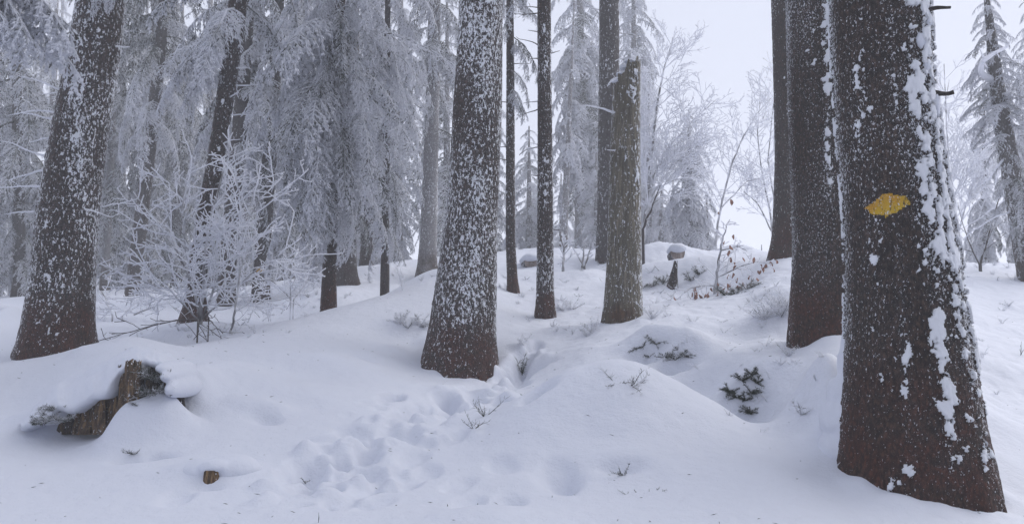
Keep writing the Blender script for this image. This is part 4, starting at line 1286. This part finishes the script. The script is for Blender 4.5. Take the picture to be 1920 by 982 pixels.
# needles and moss hanging at the ends of the stump
def tuft(mb, p, n, L, r, rn, up=.5, spread=1.0, rime=(.3, .25), sub=6):
    for i in range(n):
        a = rn.uniform(0, 2 * PI)
        dd = nrm((math.cos(a) * spread, math.sin(a) * spread, up + rn.uniform(-.3, .6)))
        l = L * rn.uniform(.5, 1.15)
        pts = [tuple(p)]
        q = tuple(p)
        m = 5
        for k in range(m):
            dd = nrm((dd[0] + rn.uniform(-.2, .2), dd[1] + rn.uniform(-.2, .2), dd[2] + rn.uniform(-.2, .15)))
            q = tuple(q[j] + dd[j] * l / m for j in range(3))
            pts.append(q)
            rv = min(1, max(0, rn.gauss(*rime)))
            for s in range(sub):
                e = nrm((dd[0] * .6 + rn.uniform(-1, 1), dd[1] * .6 + rn.uniform(-1, 1), dd[2] * .6 + rn.uniform(-.6, 1)))
                mb.spike(q, e, l * rn.uniform(.18, .38), r * .42, rv)
        mb.tube(pts, [r * (1 - .6 * k / m) for k in range(m + 1)], 3, min(1, max(0, rn.gauss(*rime))), cap=False)
for (px, py, dd, n) in ((85, 792, d - .02, 12), (60, 796, d - .0, 9), (104, 786, d + .02, 10), (125, 790, d + .04, 6), (105, 770, d + .1, 8), (275, 740, d + .08, 12), (290, 712, d + .08, 16), (300, 735, d + .08, 14), (262, 762, d + .06, 5), (304, 716, d + .12, 12), (280, 702, d + .10, 10)):
    mb = MB(); q = P(px, py, dd) - b
    tuft(mb, q, n, .11, .0035, rn, .3, 1.0, (.62, .25), 7)
    link('moss_tuft', mb.mesh('moss_tuft', M_SPRIG), root)

def log_end(label, px, py, d, w, h, length, yaw, seed, cap, name='sawn_log'):
    """sawn log lying away from the camera: end face with rings, bark barrel, snow on top"""
    c = P(px, py, d)
    root = thing(name, Vector((c.x, c.y, c.z - h / 2)), label, 'log')
    n, m = 28, 6
    rn = random.Random(seed)
    prof = [(1 + .05 * math.sin(3 * a + seed) + .03 * math.sin(5 * a)) for a in [2 * PI * i / n for i in range(n)]]
    ax = Vector((math.sin(yaw), math.cos(yaw), 0)); sd = Vector((ax.y, -ax.x, 0))
    def pt(i, k, t):
        a = 2 * PI * i / n
        sx = math.copysign(abs(math.cos(a)) ** .75, math.cos(a)); sz = math.copysign(abs(math.sin(a)) ** .75, math.sin(a))
        return sd * (sx * w / 2 * prof[i] * k) + Vector((0, 0, sz * h / 2 * prof[i] * k + h / 2)) + ax * t
    V_, f = [], []
    for k in range(m):
        for i in range(n):
            V_.append(tuple(pt(i, 1.0, length * k / (m - 1))))
    for k in range(m - 1):
        for i in range(n):
            j = (i + 1) % n
            f.append((k * n + i, k * n + j, (k + 1) * n + j, (k + 1) * n + i))
    nv = len(V_)
    link('bark', np_mesh('bark', np.array(V_), f, M_BARK_FAR, {'rime': [.1] * nv, 'frost': [.5] * nv, 'low': [0] * nv}), root)
    V_, f = [], []
    ks = (1.0, .8, .6, .4, .2)
    for q, k in enumerate(ks):
        for i in range(n):
            crack = .012 * (1 - k) + (.02 if i in (3, 17) and k < .9 else 0)
            V_.append(tuple(pt(i, k * .985, -.004 + (.006 if q % 2 else 0) + crack * .4)))
    V_.append(tuple(pt(0, 0, .006)))
    for q in range(len(ks) - 1):
        for i in range(n):
            j = (i + 1) % n
            f.append((q * n + j, q * n + i, (q + 1) * n + i, (q + 1) * n + j))
    for i in range(n):
        f.append(((len(ks) - 1) * n + (i + 1) % n, (len(ks) - 1) * n + i, len(ks) * n))
    link('cut_face', np_mesh('cut_face', np.array(V_), f, M_CUT), root)
    bl = []
    for t in (.05, .3, .55, .8):
        q = root.location + ax * (length * t) + Vector((0, 0, h * .98))
        bl.append((q, w * .66, length * .28, cap * rn.uniform(.9, 1.15)))
    pillow('snow_cap', root, bl, vox=.022, seed=seed)
    return root
log_end('sawn log end with snow cap left of the slender trunk', 996, 492, 15.3, .25, .19, .8, -.1, 4, .11)
log_end('squarish sawn log end under a round snow cap right of the snag', 1271, 476, 13.2, .23, .18, .6, .1, 6, .09)
# broken leaning stub in front of the second log
tr = Trunk(rings_of([(1260,546,24),(1261,530,19),(1263,515,13),(1266,500,9),(1268,488,5)], 12.3, None, .3))
b = P(1260, 546, 12.3)
root = thing('broken_stub', b, 'short dark splintered stub leaning in front of the squarish log end', 'stump')
me, V, _a, _b = trunk_mesh('trunk', tr, b, M_BARK, .013, b.z, frost=.62, seed=12, low_h=.1, jag=lambda T: .06 * (1 + np.sin(T * 3)) / 2)
link('trunk', me, root)
pillow('snow_cap', root, [(P(1285, 545, 12.4), .12, .12, .12), (P(1278, 555, 12.3), .1, .1, .08)], vox=.02, seed=8)
# small cut stub poking from the snow at the bottom left
b = ghit(391, 918)
root = thing('cut_stub', b, 'tiny brown stub poking from the snow in the bottom left', 'stump')
tr = Trunk([(b + Vector((0, .04, -.1)), .052), (b + Vector((0, .04, .03)), .046), (b + Vector((0, .05, .07)), .042)])
me, V, _a, _b = trunk_mesh('trunk', tr, b, M_ROT, .008, b.z, frost=.2, seed=14, low_h=.02)
link('trunk', me, root)
pillow('snow_cap', root, [(b + Vector((0, .10, .075)), .10, .10, .05), (b + Vector((.05, .20, .03)), .20, .16, .11), (b + Vector((-.07, .2, .02)), .18, .16, .10)], vox=.012, seed=2)
# dark trunk foot at the left border
b = P(-6, 600, 11.6)
root = thing('snowy_stump', b, 'dark stump under a snow dome at the left border', 'stump')
tr = Trunk(rings_of([(-6,625,36),(-6,600,32),(-5,585,28)], 11.6, None, .3))
me, V, _a, _b = trunk_mesh('trunk', tr, b, M_BARK, .02, b.z, frost=.3, seed=15, low_h=.1)
link('trunk', me, root)
pillow('snow_cap', root, [(P(-4, 582, 11.6), .25, .24, .10), (P(15, 592, 11.7), .22, .24, .12)], vox=.025, seed=4)

# ------------------------------------------------------------------ plants poking through the snow
def plant(name, label, px, py, n, L, r, seed, mat=M_SPRIG, up=.6, spread=.9, rime=(.45, .25), sub=5, cat='twigs', offs=None):
    rnl = random.Random(seed)
    b = ghit(px, py)
    root = thing(name, b, label, cat)
    for (dx, dy) in (offs or [(0, 0)]):
        x, y = b.x + dx, b.y + dy
        mb = MB()
        tuft(mb, (dx, dy, gz1(x, y) - b.z - .01), n, L, r, rnl, up, spread, rime, sub)
        link('sprig', mb.mesh('sprig', mat), root)
    return root
plant('evergreen_tuft', 'dark green evergreen tuft in the hollow right of the near hump', 1398, 772, 16, .085, .0045, 1, up=.25, rime=(.2, .22), sub=9, cat='plant', offs=[(0, 0), (.06, .0), (-.06, .02), (.11, .02), (.03, -.05), (-.10, .05), (.08, .07), (0, .07)])
plant('evergreen_tuft', 'dark needles in the hollow above the near hump, left one', 1218, 672, 10, .11, .004, 2, up=.2, rime=(.4, .3), sub=8, cat='plant', offs=[(0, 0), (.07, .02), (-.07, .04)])
plant('evergreen_tuft', 'dark needles in the hollow above the near hump, right one', 1266, 692, 10, .11, .004, 3, up=.2, rime=(.4, .3), sub=8, cat='plant', offs=[(0, 0), (.07, .0), (-.08, .03)])
plant('green_twig', 'green twig sprig beside the trail, lower of two', 888, 806, 5, .17, .0028, 4, up=.5, spread=.8, rime=(.25, .15), sub=2, cat='twig')
plant('green_twig', 'green twig sprig beside the trail, upper of two', 908, 780, 6, .17, .0028, 5, up=.7, spread=.7, rime=(.25, .15), sub=2, cat='twig')
plant('evergreen_tuft', 'green sprig at the right foot of the thick middle trunk', 979, 714, 7, .19, .004, 6, up=1.2, spread=.5, rime=(.35, .2), sub=5, cat='plant')
plant('snowy_twig', 'thin twig lying on top of the near hump', 1172, 722, 5, .16, .003, 7, up=.1, rime=(.5, .2), sub=4, cat='twig', offs=[(-.06, .02), (.04, 0)])
plant('snowy_twig', 'rimed twigs at the left foot of the thick middle trunk', 765, 615, 12, .20, .005, 8, mat=M_RIME_M, up=.5, rime=(.5, .2), sub=6, offs=[(0, 0), (.12, .04), (-.1, .05)])
plant('grass_tuft', 'dry grass blades at the right border', 1914, 668, 6, .14, .003, 9, up=1.6, spread=.3, rime=(.3, .2), sub=0, cat='grass')
plant('snowy_twig', 'rimed twigs on the slope left of the dark trunk', 1478, 668, 9, .16, .004, 10, mat=M_RIME_M, up=.8, rime=(.5, .2), sub=4)
plant('snowy_twig', 'dead twig row low in the front snow right of centre', 1205, 925, 4, .05, .002, 11, up=.3, rime=(.5, .2), sub=2, offs=[(-.09, -.02), (-.03, 0), (.04, .01), (.09, .01)])
plant('snowy_twig', 'dark twigs in the notch under the near hump', 1168, 890, 6, .07, .003, 12, up=.4, rime=(.45, .2), sub=4)
plant('grass_stalk', 'single thin stalk at the bottom border', 596, 980, 2, .07, .0018, 13, up=2.5, spread=.15, rime=(.1, .1), sub=0, cat='grass')
plant('snowy_twig', 'frosted twig tuft just left of the big trunk foot', 1502, 780, 8, .12, .004, 14, mat=M_RIME_M, up=.5, rime=(.5, .2), sub=5)
plant('snowy_twig', 'frosted twigs on the slope below the mound trunk', 1465, 596, 16, .26, .006, 15, mat=M_RIME_M, up=.6, rime=(.6, .2), sub=6, offs=[(0, 0), (.1, .1), (-.15, .05)])
plant('snowy_twig', 'frosted twigs at the left foot of the snag', 1100, 632, 10, .17, .005, 16, mat=M_RIME_M, up=.9, rime=(.6, .2), sub=4, offs=[(0, 0), (.06, .1)])
plant('snowy_twig', 'frosted tuft at the right foot of the slender trunk', 1055, 583, 12, .22, .005, 17, mat=M_RIME_M, up=.5, rime=(.6, .2), sub=4, offs=[(0, 0), (.12, .0)])
plant('snowy_twig', 'frosted tuft at the right foot of the snag', 1222, 598, 10, .2, .005, 18, mat=M_RIME_M, up=.8, rime=(.6, .2), sub=4)
plant('snowy_twig', 'whip-thin rimed twigs on the snow bank by the pale trunk', 755, 545, 6, .45, .007, 19, mat=M_TWIG, up=1.6, spread=.5, rime=(.7, .2), sub=2)
plant('snowy_twig', 'dark needles under the pillow right of the rotten stump', 252, 850, 8, .07, .003, 20, up=.4, rime=(.5, .25), sub=5)
plant('snowy_twig', 'dark twigs in the hole at the end of the left slope', 573, 908, 5, .05, .003, 21, up=.3, rime=(.3, .2), sub=3)
plant('evergreen_tuft', 'dark sprigs in the hollow among brown beech leaves', 1380, 552, 12, .18, .006, 22, up=.4, rime=(.45, .25), sub=6, cat='plant', offs=[(0, 0), (.15, .05), (-.12, .02)])
plant('evergreen_tuft', 'dark sprigs under the snow heap left of the broken stub', 1225, 540, 12, .16, .006, 23, up=.3, rime=(.5, .25), sub=6, cat='plant', offs=[(0, 0), (.18, .05), (-.15, .05)])
plant('evergreen_tuft', 'dark sprigs under the snow heap right of the broken stub', 1296, 530, 12, .16, .006, 24, up=.3, rime=(.5, .25), sub=6, cat='plant', offs=[(0, 0), (.15, .05)])
# scattered frosted undergrowth nobody could count
rn = random.Random(77)
mb = MB()
for i in range(210):
    x0, y0, sx, sy = rn.choice(((1100, 600, 90, 40), (1350, 640, 110, 45), (1440, 720, 60, 60), (1080, 520, 80, 18), (1300, 530, 110, 25), (1860, 600, 50, 70), (1850, 510, 50, 14), (700, 520, 60, 12), (590, 565, 40, 10), (1000, 560, 40, 30), (1420, 560, 50, 30), (380, 620, 60, 8), (1230, 560, 60, 14)))
    px, py = rn.gauss(x0, sx), rn.gauss(y0, sy)
    if py < 495 or py > 830 or px > 1915: continue
    q = ghit(px, py)
    if q.y > 19: continue
    tuft(mb, (q.x, q.y, q.z - .015), rn.randint(3, 6), rn.uniform(.05, .12) * (q.y / 9) ** .6, .0035 * (q.y / 9), rn, rn.uniform(.4, 1.2), .9, (.55, .3), 4)
o = link('undergrowth', mb.mesh('undergrowth', M_RIME_H))
tag(o, 'frosted twig tips and grass poking through the snow', kind='stuff')

rn = random.Random(91)
mb = MB()
for i in range(420):
    a, d_ = rn.uniform(-.62, .62), rn.uniform(3.6, 11)
    x, y = d_ * math.tan(a), d_
    z = gz1(x, y)
    t = rn.uniform(0, 6.28)
    mb.spike((x, y, z + .002), nrm((math.cos(t), math.sin(t), rn.uniform(.0, .35))), rn.uniform(.012, .045), rn.uniform(.0012, .0026), rn.choice((0, 0, 0, .4)))
o = link('needle_litter', mb.mesh('needle_litter', M_SPRIG))
tag(o, 'tiny dark needles and bark crumbs fallen on the snow', kind='stuff')

# ------------------------------------------------------------------ unseen wood added beside and behind the camera, to shade the near snow
rn = random.Random(55)
mb = MB()
for (x0, y0, h0, R0) in ((2.9, -3.6, 1.2, 3.0), (7.0, -4.0, .8, 3.4), (-9.5, -9.0, .8, 3.4), (0.5, -8.0, .8, 3.4), (10.5, -1.5, .8, 3.2), (5, -9, .8, 3.6), (-5, -10, .8, 3.6), (-13, -7, .8, 3.6)):
    zg = gz1(x0, y0)
    hh = rn.uniform(11, 13.5)
    mb.tube([(x0, y0, zg - .4), (x0, y0, zg + 6), (x0 + .1, y0, zg + hh)], [.33, .26, .04], 10, .2)
    a = 0.0
    for k in range(95):
        t = (k + rn.random()) / 95
        z = zg + h0 + (hh - h0 - .3) * t
        a += 2.4 + rn.uniform(-.4, .4)
        L = (R0 * (1 - t) ** .8 + .35) * rn.uniform(.75, 1.15)
        ca, sa = math.cos(a), math.sin(a)
        pts = [(x0 + ca * L * q / 5, y0 + sa * L * q / 5, z - .45 * L * (q / 5) ** 1.6) for q in range(6)]
        mb.tube(pts, [.03 * (1 - q / 6) + .006 for q in range(6)], 3, .3)
        for q in range(34):
            u = rn.uniform(.12, 1.0)
            p = (x0 + ca * L * u, y0 + sa * L * u, z - .45 * L * u ** 1.6)
            sd = rn.choice((-1, 1))
            e = nrm((ca * .6 - sa * sd, sa * .6 + ca * sd, -.5 + rn.uniform(-.5, .2)))
            mb.spike(p, e, rn.uniform(.3, .75) * (1.15 - .5 * u), .07, rn.gauss(.55, .2))
o = link('forest', mb.mesh('forest', M_RIME_M))
tag(o, 'unseen rimed spruce wood added behind the camera to shade the snow', kind='stuff')

# ------------------------------------------------------------------ the mist
hx, hz0, hz1 = 140.0, -22.0, 21.0
hv = [(x, y, z) for x in (-hx, hx) for y in (-hx, hx) for z in (hz0, hz1)]
hf = [(0, 1, 3, 2), (4, 6, 7, 5), (0, 4, 5, 1), (2, 3, 7, 6), (0, 2, 6, 4), (1, 5, 7, 3)]
hm = bpy.data.materials.new('mist')
hm.use_nodes = True
nt = hm.node_tree
nt.nodes.clear()
ho = nt.nodes.new('ShaderNodeOutputMaterial')
pv = nt.nodes.new('ShaderNodeVolumePrincipled')
pv.inputs['Color'].default_value = (0.985, 0.99, 1.0, 1)
pv.inputs['Density'].default_value = HAZE_DENSITY
pv.inputs['Anisotropy'].default_value = 0.0
nt.links.new(pv.outputs[0], ho.inputs['Volume'])
hme = bpy.data.meshes.new('haze')
hme.from_pydata(hv, [], hf)
hme.materials.append(hm)
haze = link('haze', hme)
tag(haze, 'even pale mist through the whole wood', kind='stuff')
